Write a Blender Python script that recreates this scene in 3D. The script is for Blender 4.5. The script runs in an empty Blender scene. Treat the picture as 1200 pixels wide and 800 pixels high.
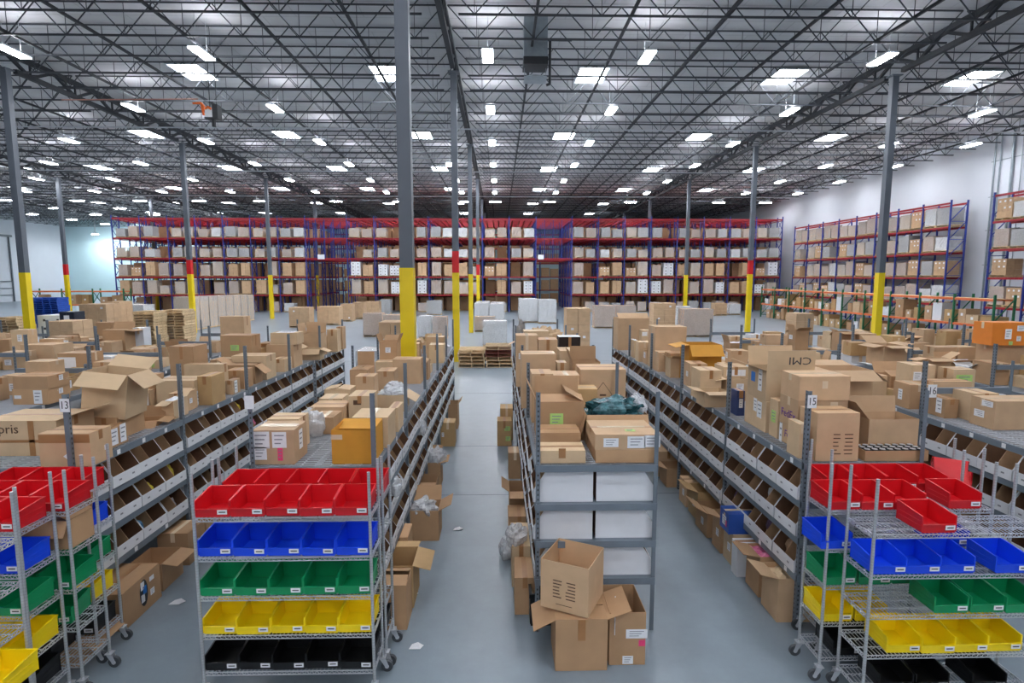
import bpy, math, random
from mathutils import Vector, Matrix, Euler
S = bpy.context.scene
COL = S.collection
R = math.radians
rnd = random.Random(11)
HC = 3.62
FPX = 665.0
ROT = Euler((R(90 - 6.48), 0, R(-1.29)), 'XYZ').to_matrix()

def ray(u, v):
    return ROT @ Vector(((u - 600) / FPX, -(v - 400) / FPX, -1))
def on_z(u, v, z):
    d = ray(u, v); t = (z - HC) / d.z
    return Vector((0, 0, HC)) + d * t
def on_y(u, v, y):
    d = ray(u, v); return Vector((0, 0, HC)) + d * (y / d.y)

# ------------------------------------------------------------------ materials
def lin(c):
    return tuple(((x / 255) / 12.92 if x / 255 <= .04045 else ((x / 255 + .055) / 1.055) ** 2.4) for x in c)
MATS = {}
def mat(name, rgb, rough=.6, metal=0., var=.08, scale=6., rand=0., spec=.5, trans=0., emit=None, estr=0., alpha=1., bump=0., bscale=40.):
    m = bpy.data.materials.new(name); m.use_nodes = True
    nt = m.node_tree; N = nt.nodes; L = nt.links
    b = N['Principled BSDF']
    c = lin(rgb)
    b.inputs['Roughness'].default_value = rough
    b.inputs['Metallic'].default_value = metal
    b.inputs['Specular IOR Level'].default_value = spec
    if trans: b.inputs['Transmission Weight'].default_value = trans
    if alpha < 1: b.inputs['Alpha'].default_value = alpha
    tc = N.new('ShaderNodeTexCoord')
    nz = N.new('ShaderNodeTexNoise'); nz.inputs['Scale'].default_value = scale; nz.inputs['Detail'].default_value = 4
    L.new(tc.outputs['Object'], nz.inputs['Vector'])
    mr = N.new('ShaderNodeMapRange')
    mr.inputs['From Min'].default_value = .3; mr.inputs['From Max'].default_value = .7
    mr.inputs['To Min'].default_value = 1 - var; mr.inputs['To Max'].default_value = 1 + var
    L.new(nz.outputs['Fac'], mr.inputs['Value'])
    hv = N.new('ShaderNodeHueSaturation'); hv.inputs['Color'].default_value = (*c, 1)
    if rand:
        oi = N.new('ShaderNodeObjectInfo')
        m2 = N.new('ShaderNodeMapRange'); m2.inputs['To Min'].default_value = 1 - rand; m2.inputs['To Max'].default_value = 1 + rand
        L.new(oi.outputs['Random'], m2.inputs['Value'])
        mu = N.new('ShaderNodeMath'); mu.operation = 'MULTIPLY'
        L.new(mr.outputs['Result'], mu.inputs[0]); L.new(m2.outputs['Result'], mu.inputs[1])
        L.new(mu.outputs['Value'], hv.inputs['Value'])
    else:
        L.new(mr.outputs['Result'], hv.inputs['Value'])
    L.new(hv.outputs['Color'], b.inputs['Base Color'])
    if bump:
        bn = N.new('ShaderNodeTexNoise'); bn.inputs['Scale'].default_value = bscale; bn.inputs['Detail'].default_value = 5
        L.new(tc.outputs['Object'], bn.inputs['Vector'])
        bp = N.new('ShaderNodeBump'); bp.inputs['Strength'].default_value = bump; bp.inputs['Distance'].default_value = .02
        L.new(bn.outputs['Fac'], bp.inputs['Height']); L.new(bp.outputs['Normal'], b.inputs['Normal'])
    if emit:
        b.inputs['Emission Color'].default_value = (*lin(emit), 1); b.inputs['Emission Strength'].default_value = estr
    MATS[name] = m
    return m
def punched(m, axis=2, period=.05, dark=.12, width=.42, holes=False):
    """dark holes / grooves repeating along an axis, multiplied into the paint"""
    nt = m.node_tree; N = nt.nodes; L = nt.links; b = N['Principled BSDF']
    src = b.inputs['Base Color'].links[0].from_socket
    tc = N.new('ShaderNodeTexCoord'); sx = N.new('ShaderNodeSeparateXYZ'); L.new(tc.outputs['Object'], sx.inputs[0])
    d = N.new('ShaderNodeMath'); d.operation = 'DIVIDE'; d.inputs[1].default_value = period; L.new(sx.outputs[axis], d.inputs[0])
    fr = N.new('ShaderNodeMath'); fr.operation = 'FRACT'; L.new(d.outputs[0], fr.inputs[0])
    lt = N.new('ShaderNodeMath'); lt.operation = 'LESS_THAN'; lt.inputs[1].default_value = width; L.new(fr.outputs[0], lt.inputs[0])
    fac = lt.outputs[0]
    if holes:
        cs = []
        for ax, mid in ((0, .022), (1, .0235)):
            ab = N.new('ShaderNodeMath'); ab.operation = 'ABSOLUTE'; L.new(sx.outputs[ax], ab.inputs[0])
            cm = N.new('ShaderNodeMath'); cm.operation = 'COMPARE'; cm.inputs[1].default_value = mid; cm.inputs[2].default_value = .0075; L.new(ab.outputs[0], cm.inputs[0])
            cs.append(cm)
        mxx = N.new('ShaderNodeMath'); mxx.operation = 'MAXIMUM'; L.new(cs[0].outputs[0], mxx.inputs[0]); L.new(cs[1].outputs[0], mxx.inputs[1])
        mm = N.new('ShaderNodeMath'); mm.operation = 'MULTIPLY'; L.new(fac, mm.inputs[0]); L.new(mxx.outputs[0], mm.inputs[1]); fac = mm.outputs[0]
    mx = N.new('ShaderNodeMix'); mx.data_type = 'RGBA'; L.new(fac, mx.inputs['Factor'])
    L.new(src, mx.inputs['A']); mx.inputs['B'].default_value = (dark, dark, dark, 1)
    L.new(mx.outputs['Result'], b.inputs['Base Color'])

KR = [mat('kraft_a', (198, 164, 128), .75, var=.07, scale=5, rand=.13),
      mat('kraft_b', (184, 146, 108), .75, var=.08, scale=4, rand=.13),
      mat('kraft_c', (207, 178, 142), .75, var=.06, scale=6, rand=.1),
      mat('kraft_d', (192, 156, 108), .75, var=.07, scale=5, rand=.1)]
KIN = mat('kraft_inside', (180, 144, 106), .8, var=.08)
KBRN = mat('bin_inside_brown', (112, 80, 58), .85, var=.12)
KOR = mat('amber_card', (205, 145, 45), .7, var=.06)
KORANGE = mat('orange_card', (226, 130, 40), .6, var=.04)
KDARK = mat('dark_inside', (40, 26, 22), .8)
TAPE = mat('brown_tape', (165, 118, 74), .35, var=.08)
CTAPE = mat('clear_tape', (222, 200, 170), .25, var=.06)
WCARD = mat('white_card', (226, 227, 230), .6, var=.03, rand=.04)
PAPER = mat('white_paper', (236, 236, 238), .6, var=.04, scale=30)
INK = mat('dark_ink', (70, 66, 66), .7, var=.3, scale=90)
BROWNINK = mat('brown_ink', (92, 66, 48), .8, var=.2)
GREENST = mat('green_sticker', (176, 214, 120), .6)
BLUEST = mat('blue_sticker', (40, 120, 205), .5)
PINKST = mat('pink_sticker', (235, 70, 120), .5)
PURPLE = mat('purple_ink', (96, 50, 140), .6)
STEEL = mat('grey_steel_paint', (112, 122, 132), .45, var=.05, spec=.4)
POSTM = mat('punched_post_paint', (106, 115, 124), .45, var=.05); punched(POSTM, 2, .05, .03, .42, True)
PUNCH2 = POSTM
WIRE = mat('galvanised_wire', (204, 207, 213), .35, .35, var=.08)
CHROME = mat('chrome_wire', (212, 214, 218), .3, .5, var=.03)
CPOST = mat('grooved_chrome_post', (190, 192, 195), .35, .45, var=.03); punched(CPOST, 2, .0254, .42, .18)
RUBBER = mat('grey_rubber', (70, 74, 78), .6)
RED = mat('red_plastic', (206, 18, 30), .38, var=.03)
BLUE = mat('blue_plastic', (20, 76, 232), .38, var=.03)
GREEN = mat('green_plastic', (12, 148, 90), .38, var=.03)
YELLOW = mat('yellow_plastic', (255, 222, 16), .38, var=.03)
BLACK = mat('black_plastic', (13, 13, 15), .4, var=.03)
COLG = mat('column_grey_paint', (92, 98, 106), .5, var=.05, scale=2)
COLY = mat('column_yellow_paint', (236, 205, 22), .45, var=.05, scale=3)
COLR = mat('column_red_paint', (205, 28, 34), .45, var=.04)
TRUSS = mat('truss_grey_primer', (66, 69, 74), .6, var=.08, scale=3)
PRINT = mat('grey_print', (140, 140, 146), .7, var=.2, scale=60)
TRUSSL = mat('girder_dark_primer', (42, 45, 50), .6, var=.08, scale=3)
RACKB = mat('rack_blue_paint', (38, 56, 140), .45, var=.06)
RACKR = mat('rack_red_paint', (150, 18, 34), .45, var=.05)
RACKG = mat('rack_green_paint', (24, 104, 66), .5, var=.06)
RACKO = mat('rack_orange_paint', (226, 112, 62), .5, var=.06)
WOOD = mat('pallet_wood', (206, 178, 138), .8, var=.18, scale=9, rand=.15)
WOODR = mat('red_brown_wood', (120, 62, 48), .8, var=.15, scale=9)
BPLAST = mat('blue_pallet_paint', (40, 84, 178), .5, var=.1)
WRAP = mat('stretch_wrap', (226, 226, 228), .18, var=.1, scale=14, alpha=.36, bump=.9, bscale=9)
WRAPW = mat('white_wrapped_goods', (226, 226, 226), .3, var=.08, scale=7, bump=.6, bscale=10, rand=.05)
PLASTIC = mat('clear_plastic', (225, 228, 232), .15, var=.1, scale=20, alpha=.6, bump=.9, bscale=25)
TEAL = mat('teal_plastic_film', (52, 92, 98), .14, var=.75, scale=11, bump=.9, bscale=18)
GALV = mat('galvanised_sheet', (150, 160, 166), .35, .5, var=.1, scale=5)
DUCTB = mat('black_flange', (38, 40, 44), .5)
LIGHTM = mat('led_lens', (255, 255, 255), .4, emit=(244, 248, 255), estr=105.)
FILLGLOW = mat('added_deck_glow', (255, 255, 255), .4, emit=(244, 246, 255), estr=52.)  # added fill emission for the roof deck
SKYM = mat('skylight_lens', (255, 255, 255), .4, emit=(240, 246, 255), estr=30.)
HOUS = mat('white_housing', (200, 204, 208), .4)
ORNG = mat('safety_orange', (236, 110, 30), .5)

# ------------------------------------------------------------------ mesh builder
CUBEF = [(0, 3, 2, 1), (4, 5, 6, 7), (0, 1, 5, 4), (1, 2, 6, 5), (2, 3, 7, 6), (3, 0, 4, 7)]
class MB:
    def __init__(s): s.v = []; s.f = []; s.m = []; s.sm = []
    def add(s, vs, fs, m=0, M=None, smooth=False):
        o = len(s.v)
        for p in vs:
            p = Vector(p)
            s.v.append(tuple(M @ p) if M is not None else tuple(p))
        for f in fs:
            s.f.append(tuple(i + o for i in f)); s.m.append(m); s.sm.append(smooth)
        return s
    def box(s, x0, x1, y0, y1, z0, z1, m=0, M=None):
        return s.add([(x0, y0, z0), (x1, y0, z0), (x1, y1, z0), (x0, y1, z0), (x0, y0, z1), (x1, y0, z1), (x1, y1, z1), (x0, y1, z1)], CUBEF, m, M)
    def bar(s, p, q, w, h=None, m=0, up=(0, 0, 1)):
        p = Vector(p); q = Vector(q); d = q - p; n = d.length
        if n < 1e-6: return s
        d /= n; up = Vector(up)
        if abs(d.dot(up)) > .98: up = Vector((0, 1, 0))
        a = d.cross(up).normalized(); b = a.cross(d)
        h = h or w
        vs = []
        for t in (p, q):
            for i, j in ((-1, -1), (1, -1), (1, 1), (-1, 1)):
                vs.append(t + a * (i * w / 2) + b * (j * h / 2))
        return s.add(vs, [(0, 1, 2, 3), (7, 6, 5, 4), (0, 4, 5, 1), (1, 5, 6, 2), (2, 6, 7, 3), (3, 7, 4, 0)], m)
    def tube(s, p, q, r, n=8, m=0, r2=None):
        p = Vector(p); q = Vector(q); d = (q - p).normalized()
        up = Vector((0, 0, 1)) if abs(d.z) < .95 else Vector((0, 1, 0))
        a = d.cross(up).normalized(); b = a.cross(d)
        r2 = r if r2 is None else r2
        vs = [p + a * (r * math.cos(2 * math.pi * i / n)) + b * (r * math.sin(2 * math.pi * i / n)) for i in range(n)]
        vs += [q + a * (r2 * math.cos(2 * math.pi * i / n)) + b * (r2 * math.sin(2 * math.pi * i / n)) for i in range(n)]
        s.add(vs, [(i, (i + 1) % n, n + (i + 1) % n, n + i) for i in range(n)], m, smooth=True)
        s.add(vs[:n], [tuple(range(n - 1, -1, -1))], m); s.add(vs[n:], [tuple(range(n))], m)
        return s
    def build(s, name, mats, parent=None, loc=(0, 0, 0)):
        me = bpy.data.meshes.new(name)
        me.from_pydata(s.v, [], s.f)
        if not isinstance(mats, (list, tuple)): mats = [mats]
        for m in mats: me.materials.append(m)
        me.polygons.foreach_set('material_index', s.m)
        me.polygons.foreach_set('use_smooth', s.sm)
        me.update()
        o = bpy.data.objects.new(name, me); COL.objects.link(o)
        o.location = loc
        if parent is not None: o.parent = parent
        return o
def mesh_obj(name, me, parent=None, loc=(0, 0, 0)):
    o = bpy.data.objects.new(name, me); COL.objects.link(o); o.location = loc
    if parent is not None: o.parent = parent
    return o
def thing(name, label, cat, loc=(0, 0, 0), rz=0., group=None):
    o = bpy.data.objects.new(name, None); COL.objects.link(o)
    o.empty_display_size = .1
    o.location = loc; o.rotation_euler = (0, 0, rz)
    o['label'] = label; o['category'] = cat
    if group: o['group'] = group
    return o
def tag(o, label, cat, group=None, kind=None):
    o['label'] = label; o['category'] = cat
    if group: o['group'] = group
    if kind: o['kind'] = kind
    return o
def struct(o): o['kind'] = 'structure'; return o
KIDS = {}
def kids(o):
    return [c for c in o.children]
def copy_tree(o, parent=None, **kw):
    c = o.copy(); COL.objects.link(c)
    if parent is not None: c.parent = parent
    for k in kids(o): copy_tree(k, c)
    if 'loc' in kw: c.location = kw['loc']
    if 'rz' in kw: c.rotation_euler = (0, 0, kw['rz'])
    if 'label' in kw: c['label'] = kw['label']
    if 'group' in kw: c['group'] = kw['group']
    return c
class Proto:
    """first use moves the original, later uses copy the thing and its parts"""
    def __init__(s, root): s.root = root; s.used = False
    def put(s, loc, rz=0., label=None, group=None):
        if not s.used: o = s.root; s.used = True
        else: o = copy_tree(s.root)
        o.location = loc; o.rotation_euler = (0, 0, rz)
        if label: o['label'] = label
        if group: o['group'] = group
        return o
    def done(s):
        if not s.used:
            for c in list(s.root.children): bpy.data.objects.remove(c)
            bpy.data.objects.remove(s.root)
ONES = ['', 'first', 'second', 'third', 'fourth', 'fifth', 'sixth', 'seventh', 'eighth', 'ninth', 'tenth', 'eleventh', 'twelfth', 'thirteenth', 'fourteenth', 'fifteenth', 'sixteenth', 'seventeenth', 'eighteenth', 'nineteenth']
TENS = {2: ('twentieth', 'twenty'), 3: ('thirtieth', 'thirty'), 4: ('fortieth', 'forty'), 5: ('fiftieth', 'fifty'), 6: ('sixtieth', 'sixty'), 7: ('seventieth', 'seventy'), 8: ('eightieth', 'eighty')}
def nth(n):
    if n < 20: return ONES[n]
    t, o = divmod(n, 10)
    return TENS[t][0] if o == 0 else TENS[t][1] + '-' + ONES[o]

def text_mesh(s, size, m, parent, loc, rot, name='printed_text', thick=.0008, scale=(1, 1, 1)):
    cu = bpy.data.curves.new(name, 'FONT'); cu.body = s; cu.size = size
    cu.align_x = 'CENTER'; cu.align_y = 'CENTER'; cu.extrude = thick; cu.resolution_u = 2
    t = bpy.data.objects.new('tmp_text', cu); COL.objects.link(t)
    bpy.context.view_layer.update()
    me = bpy.data.meshes.new_from_object(t.evaluated_get(bpy.context.evaluated_depsgraph_get()))
    bpy.data.objects.remove(t)
    me.materials.clear(); me.materials.append(m)
    o = mesh_obj(name, me, parent, loc); o.rotation_euler = rot; o.scale = scale
    return o
# ------------------------------------------------------------------ room shell
XL, XR, YF, YB, ZC = -72.0, 31.5, -16.0, 97.0, 13.0
def room():
    m = mat('sealed_concrete', (134, 146, 155), .32, var=.07, scale=.35, spec=.45)
    nt = m.node_tree; N = nt.nodes; L = nt.links; b = N['Principled BSDF']
    # fine mottling and wear
    src = b.inputs['Base Color'].links[0].from_socket
    tc = N.new('ShaderNodeTexCoord')
    n2 = N.new('ShaderNodeTexNoise'); n2.inputs['Scale'].default_value = 2.6; n2.inputs['Detail'].default_value = 8; n2.inputs['Roughness'].default_value = .7
    L.new(tc.outputs['Object'], n2.inputs['Vector'])
    mr = N.new('ShaderNodeMapRange'); mr.inputs['From Min'].default_value = .35; mr.inputs['From Max'].default_value = .68
    mr.inputs['To Min'].default_value = .93; mr.inputs['To Max'].default_value = 1.05; L.new(n2.outputs['Fac'], mr.inputs['Value'])
    hv = N.new('ShaderNodeHueSaturation'); L.new(src, hv.inputs['Color']); L.new(mr.outputs['Result'], hv.inputs['Value'])
    L.new(hv.outputs['Color'], b.inputs['Base Color'])
    rr = N.new('ShaderNodeMapRange'); rr.inputs['To Min'].default_value = .29; rr.inputs['To Max'].default_value = .33
    L.new(n2.outputs['Fac'], rr.inputs['Value']); L.new(rr.outputs['Result'], b.inputs['Roughness'])
    f = MB().box(XL, XR, YF, YB, -.3, 0)
    struct(f.build('floor', m))
    jm = mat('joint_filler', (96, 102, 108), .6)
    n = 1
    for y in (9.15, 11.9, 17.5, 24.3):
        o = MB().box(-25, 30, y, y + .012, .0005, .002).build('trim_%d' % n, jm); struct(o); n += 1
    cm = mat('insulated_roof_deck', (198, 198, 199), .7, var=.1, scale=.5)
    nt = cm.node_tree; N = nt.nodes; L = nt.links; b = N['Principled BSDF']
    src = b.inputs['Base Color'].links[0].from_socket
    tc = N.new('ShaderNodeTexCoord'); br = N.new('ShaderNodeTexBrick')
    br.inputs['Scale'].default_value = 1.; br.inputs['Brick Width'].default_value = 2.44; br.inputs['Row Height'].default_value = 1.22
    br.inputs['Mortar Size'].default_value = .025; br.inputs['Color1'].default_value = (1, 1, 1, 1); br.inputs['Color2'].default_value = (.93, .93, .93, 1); br.inputs['Mortar'].default_value = (.8, .8, .8, 1)
    L.new(tc.outputs['Object'], br.inputs['Vector'])
    mx = N.new('ShaderNodeMix'); mx.data_type = 'RGBA'; mx.blend_type = 'MULTIPLY'; mx.inputs['Factor'].default_value = 1
    L.new(src, mx.inputs['A']); L.new(br.outputs['Color'], mx.inputs['B']); L.new(mx.outputs['Result'], b.inputs['Base Color'])
    struct(MB().box(XL, XR, YF, YB, ZC, ZC + .3).build('ceiling', cm))
    wm = mat('white_wall_paint', (206, 209, 216), .6, var=.03, scale=.4)
    tm = mat('pale_teal_wall_paint', (188, 216, 222), .6, var=.03, scale=.4)
    struct(MB().box(XR, XR + .3, YF, YB, 0, ZC).build('wall_right', wm))
    struct(MB().box(XL - .3, XL, YF, YB, 0, ZC).build('wall_left', wm))
    struct(MB().box(XL, XR, YB, YB + .3, 0, ZC).build('wall_back', tm))
    struct(MB().box(XL, XR, YF - .3, YF, 0, ZC).build('wall_front', wm))
room()
LINES = [-54.5, -37.15, -19.8, -1.84, 16.44]
BAYNAME = {0: 'far left', 1: 'second left', 2: 'left', 3: 'left centre', 4: 'right centre', 5: 'right'}
LNAME = {-54.5: 'outermost left', -37.15: 'far left', -19.8: 'left', -1.84: 'centre', 16.44: 'right'}
CY = [11.5 + 12.8 * k for k in range(0, 7)]

def columns():
    for X in LINES:
        k = 0
        for y in CY:
            if X in (-19.8, 16.44) and y < 20: continue
            if X < -30 and y < 35: continue
            if X == -54.5: continue
            k += 1
            red = (X, round(y, 1)) in ((-1.84, 24.3), (-1.84, 49.9), (-19.8, 37.1), (16.44, 37.1), (-37.15, 49.9))
            ext = ' with red band' if red else ''
            t = thing('steel_column', '%s grey steel column with yellow base%s on the %s column line' % (nth(k), ext, LNAME[X]), 'column', (X, y, 0))
            w = .13
            MB().box(-w, w, -w, w, 0, 11.9).build('shaft', COLG, t)
            MB().box(-w - .008, w + .008, -w - .008, w + .008, 0, 3.8).build('base_guard', COLY, t)
            if red: MB().box(-w - .01, w + .01, -w - .01, w + .01, 3.8, 4.7).build('red_band', COLR, t)
            MB().box(-.22, .22, -.22, .22, 11.88, 11.92).build('cap_plate', COLG, t)
columns()

ZT, ZBOT = 12.93, 11.85   # joist top / bottom chord
def truss_parts(x0, x1, t, name, ct, wt, n, zt, zb, m, along='x'):
    P = (lambda s, z: (s, 0, z)) if along == 'x' else (lambda s, z: (0, s, z))
    a = MB().bar(P(x0, zt), P(x1, zt), ct if along == 'y' else ct * .7, ct if along == 'y' else ct * .7); a.build('top_chord', m, t)
    a = MB().bar(P(x0 + .5, zb), P(x1 - .5, zb), ct * .9, ct * .9); a.build('bottom_chord', m, t)
    w = MB(); s = (x1 - x0) / n
    for i in range(n):
        l = x0 + i * s
        w.bar(P(l, zt), P(l + s / 2, zb), wt); w.bar(P(l + s / 2, zb), P(l + s, zt), wt)
        w.bar(P(l + s / 2, zb), P(l + s / 2, zt), wt * .6)
    w.build('web', m, t)
def joists():
    edges = [XL] + LINES + [XR]
    for b in range(6):
        x0, x1 = edges[b], edges[b + 1]
        pr = None; k = 0
        y = 8.0
        nn = 9 if x1 - x0 > 17 else 7
        t = thing('roof_joist', '', 'roof joist', (0, y, 0))
        truss_parts(x0 + .08 - (x0 + x1) / 2, x1 - .08 - (x0 + x1) / 2, t, 'j', .066, .03, nn, ZT, ZBOT, TRUSS)
        pr = Proto(t)
        while y < 96:
            ok = not ((b == 0 and y < 62) or (b == 1 and y < 38) or (b == 2 and y < 18) or (b == 5 and y < 18))
            if ok:
                k += 1
                pr.put(((x0 + x1) / 2, y, 0), 0, 'open-web roof joist, %s from the front in the %s ceiling bay' % (nth(k), BAYNAME[b]), 'roof joists')
            y += 1.83
joists()
def girders():
    for X in LINES:
        t = thing('roof_girder', '', 'roof girder', (X, 0, 0))
        w = MB()
        truss_parts(0, 12.8, t, 'g', .2, .11, 5, 12.6, 11.98, TRUSSL, 'y')
        pr = Proto(t); k = 0
        y = 11.5 - 12.8
        while y < 96:
            if not ((X < -50 and y < 60) or (X < -30 and y < 34) or (X in (-19.8, 16.44) and y < 8)):
                k += 1
                if y + 12.8 < 97:
                    pr.put((X, y, 0), 0, '%s deep dark roof girder span over the %s column line' % (nth(k), LNAME[X]), 'roof girders')
            y += 12.8
        pr.done()
girders()
def bridging():
    edges = [XL] + LINES + [XR]
    for b in range(1, 6):
        x0, x1 = edges[b], edges[b + 1]
        y0 = {1: 38, 2: 18, 3: 9, 4: 9, 5: 18}[b]
        for k in range(1, 6):
            x = x0 + (x1 - x0) * k / 6
            o = MB().bar((0, y0, 0), (0, 96, 0), .085, .085).build('bridging_bar', TRUSSL, None, (x, 0, ZBOT + .08))
            tag(o, 'long thin bridging bar across the joists, %s from left in the %s ceiling bay' % (nth(k), BAYNAME[b]), 'bridging bar', 'joist bridging bars')
bridging()

def lights():
    t = thing('high_bay_light', '', 'ceiling light')
    h = MB().box(-.2, .2, -.62, .62, .015, .09); h.box(-.006, .006, -.386, -.374, .09, 1.56); h.box(-.006, .006, .374, .386, .09, 1.56)
    h.build('housing', HOUS, t)
    MB().box(-.185, .185, -.6, .6, -.02, .015).build('lens', LIGHTM, t)
    MB().box(-.12, .12, -.34, .34, .09, .1).build('added_glow_strip', FILLGLOW, t)  # added glow strip on the housing top, brightens the roof deck
    pr = Proto(t)
    rows = [(-60., 62), (-52., 55), (-44.5, 48), (-38.0, 40), (-31.8, 34), (-25.4, 27), (-17.4, -6), (-10.7, -14), (-3.55, 41), (-.4, -14), (5.45, -14), (14.2, -6), (-5.4, -12), (9.8, -12), (23.8, 27), (28.9, 27)]
    for i, (x, y0) in enumerate(rows):
        y = 1.5 - 6.75 * 3; k = 0
        while y < 92:
            y += 6.75
            if y < y0 or (x in (-5.4, 9.8) and y > -4) or (y > 57 and y < 60) or (y > 63.5 and x > -40): continue  # the short rows behind the camera are added fill for front-facing surfaces
            k += 1
            pr.put((x, y, 11.62), 0 if y < 57 else math.pi / 2, 'white led ceiling light, %s from the front in the %s light row from left' % (nth(k), nth(i + 1)), 'led ceiling lights')
lights()
def skylights():
    t = thing('skylight', '', 'skylight')
    f = MB()
    for s in (-1, 1):
        f.box(s * .68 - .04, s * .68 + .04, -1.04, 1.04, -.14, -.005); f.box(-.68, .68, s * 1.04 - .04, s * 1.04 + .04, -.14, -.005)
    f.build('frame', HOUS, t)
    MB().box(-.64, .64, -1.0, 1.0, -.09, -.06).build('lens', SKYM, t)
    pr = Proto(t)
    xs = [-50.2, -41.0, -34., -23., -13.9, -5.1, 4.3, 13.3, 22.2]
    for i, x in enumerate(xs):
        k = 0
        for y in (27.4, 38.9, 50.4, 61.9, 73.4, 84.9):
            if (x < -30 and y < 40) or (x > 20 and y > 62) or (x < -20 and y < 30): continue
            k += 1
            pr.put((x, y, ZC), 0, 'bright square skylight, %s from the front in the %s skylight column from left' % (nth(k), nth(i + 1)), 'roof skylights')
skylights()
def roof_extras():
    t = thing('wall_flood_light', 'bright flood light washing the pale teal back wall at far left', 'flood light', (-64.5, 93.5, 10.4))
    MB().box(-.35, .35, -.3, .3, .02, .2).box(-.04, .04, -.04, .04, .2, 2.6).build('lamp_housing', HOUS, t)
    MB().box(-.3, .3, -.26, .26, -.03, .02).build('lens', mat('flood_lens', (255, 255, 255), .4, emit=(244, 250, 255), estr=900.), t)
    # supply duct with diffuser
    t = thing('supply_duct', 'square galvanised air duct dropping from the roof right of the centre girder', 'air duct', (1.35, 22., 11.3))
    MB().box(-.43, .43, -.43, .43, .26, 1.7).build('duct', GALV, t)
    MB().box(-.45, .45, -.45, .45, .0, .26).build('outlet_collar', DUCTB, t)
    d = MB(); d.add([(-.42, -.42, -.42), (.42, -.42, -.42), (.42, .42, -.42), (-.42, .42, -.42), (0, 0, -.2)], [(3, 2, 1, 0), (0, 1, 4), (1, 2, 4), (2, 3, 4), (3, 0, 4)])
    for sx in (-.4, .4): d.bar((sx, 0, -.41), (sx, 0, .02), .015)
    d.build('diffuser', GALV, t)
    p = MB()
    pts = [(1.35, 0, 1.0), (.55, 0, 1.0), (.55, 0, -.55), (.42, 0, -.6)]
    for a, b in zip(pts, pts[1:]): p.tube(a, b, .05)
    p.build('black_pipe', DUCTB, t)
    # suspended machine with orange hoses
    y = 21.; c = on_y(249, 132, y)
    t = thing('suspended_unit', 'small black unit with orange hoses hanging under the roof at upper left', 'hanging unit', (c.x, y, c.z))
    MB().box(.08, .32, -.2, .2, -.3, .32).build('dark_panel', DUCTB, t)
    MB().box(-.25, .1, -.18, .18, -.24, .12).build('control_box', PAPER, t)
    MB().box(-.27, .12, -.2, .2, -.3, -.24).box(-.02, .1, -.08, .08, -.62, -.3).build('lower_bracket', DUCTB, t)
    h = MB()
    pts = [(-.85, 0, .4), (-.5, 0, .42), (-.35, 0, .25), (-.3, -.1, .05), (-.1, -.2, .2), (.05, -.2, .1)]
    for a, b in zip(pts, pts[1:]): h.tube(a, b, .05)
    h.tube((-.5, .05, .42), (-.42, .05, -.1), .05)
    h.build('orange_hose', ORNG, t)
    MB().bar((-.1, 0, .1), (-.1, 0, 11.9 - c.z), .03).bar((.2, 0, .3), (.2, 0, 11.9 - c.z), .03).build('hanger', DUCTB, t)
    t.scale = (.78, .78, .78)
    a = on_y(75, 118, 21.3); b = on_y(232, 118.5, 21.)
    o = MB().tube((a.x - c.x, .2, 0), (b.x - c.x, 0, 0), .022).build('orange_cable', mat('faded_orange', (170, 120, 104), .6), None, (c.x, 21., a.z))
    tag(o, 'long thin orange cable strung under the roof toward the black hanging unit', 'cable')
    # pale sprinkler mains across
    for i, (yy, z) in enumerate(((32.4, 11.7), (58.0, 11.6), (45.2, 11.7))):
        o = MB().tube((-38, 0, 0), (30.5, 0, 0), .035).build('sprinkler_pipe', HOUS, None, (0, yy, z))
        tag(o, 'pale sprinkler pipe crossing under the roof, %s from the front' % nth([1, 3, 2][i]), 'sprinkler pipe')
    # conduits on the right wall between the two red-blue racks
    for i, (yy, w) in enumerate(((36.3, .05), (35.9, .04), (35.0, .07), (34.4, .03))):
        o = MB().tube((0, 0, 0), (0, 0, 12.6), w).build('wall_conduit', GALV, None, (XR - w - .06, yy, 0))
        tag(o, 'vertical grey conduit on the right wall between the racks, %s from left' % nth(i + 1), 'conduit')
    for i, z in enumerate((2.3, 4.4, 6.6, 8.7, 10.9)):
        o = MB().bar((0, 34.2, 0), (0, 36.6, 0), .05).build('conduit_strut', GALV, None, (XR - .03, 0, z))
        tag(o, 'horizontal strut crossing the wall conduits, %s from the bottom' % nth(i + 1), 'strut')
    # dock door tracks on the left wall
    tm = mat('door_track_grey', (96, 104, 110), .5)
    for i, (y0, y1, z) in enumerate(((72, 78, 7.6), (81, 86, 9.6), (62, 68, 7.0))):
        t = thing('door_track', 'grey dock door track frame on left wall, %s from the back corner' % nth([2, 1, 3][i]), 'door track', (XL + .12, 0, 0))
        for yy in (y0, y1): MB().bar((0, yy, 0), (0, yy, z), .16, .16).build('rail', tm, t)
        MB().bar((0, y0 - .5, z), (0, y1 + .5, z), .2, .3).build('header', tm, t)
        g = MB()
        for zz in (1., 2., 3.): g.bar((0, y0, zz), (0, y1, zz), .08)
        g.build('door_panel_rails', tm, t)
roof_extras()
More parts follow.
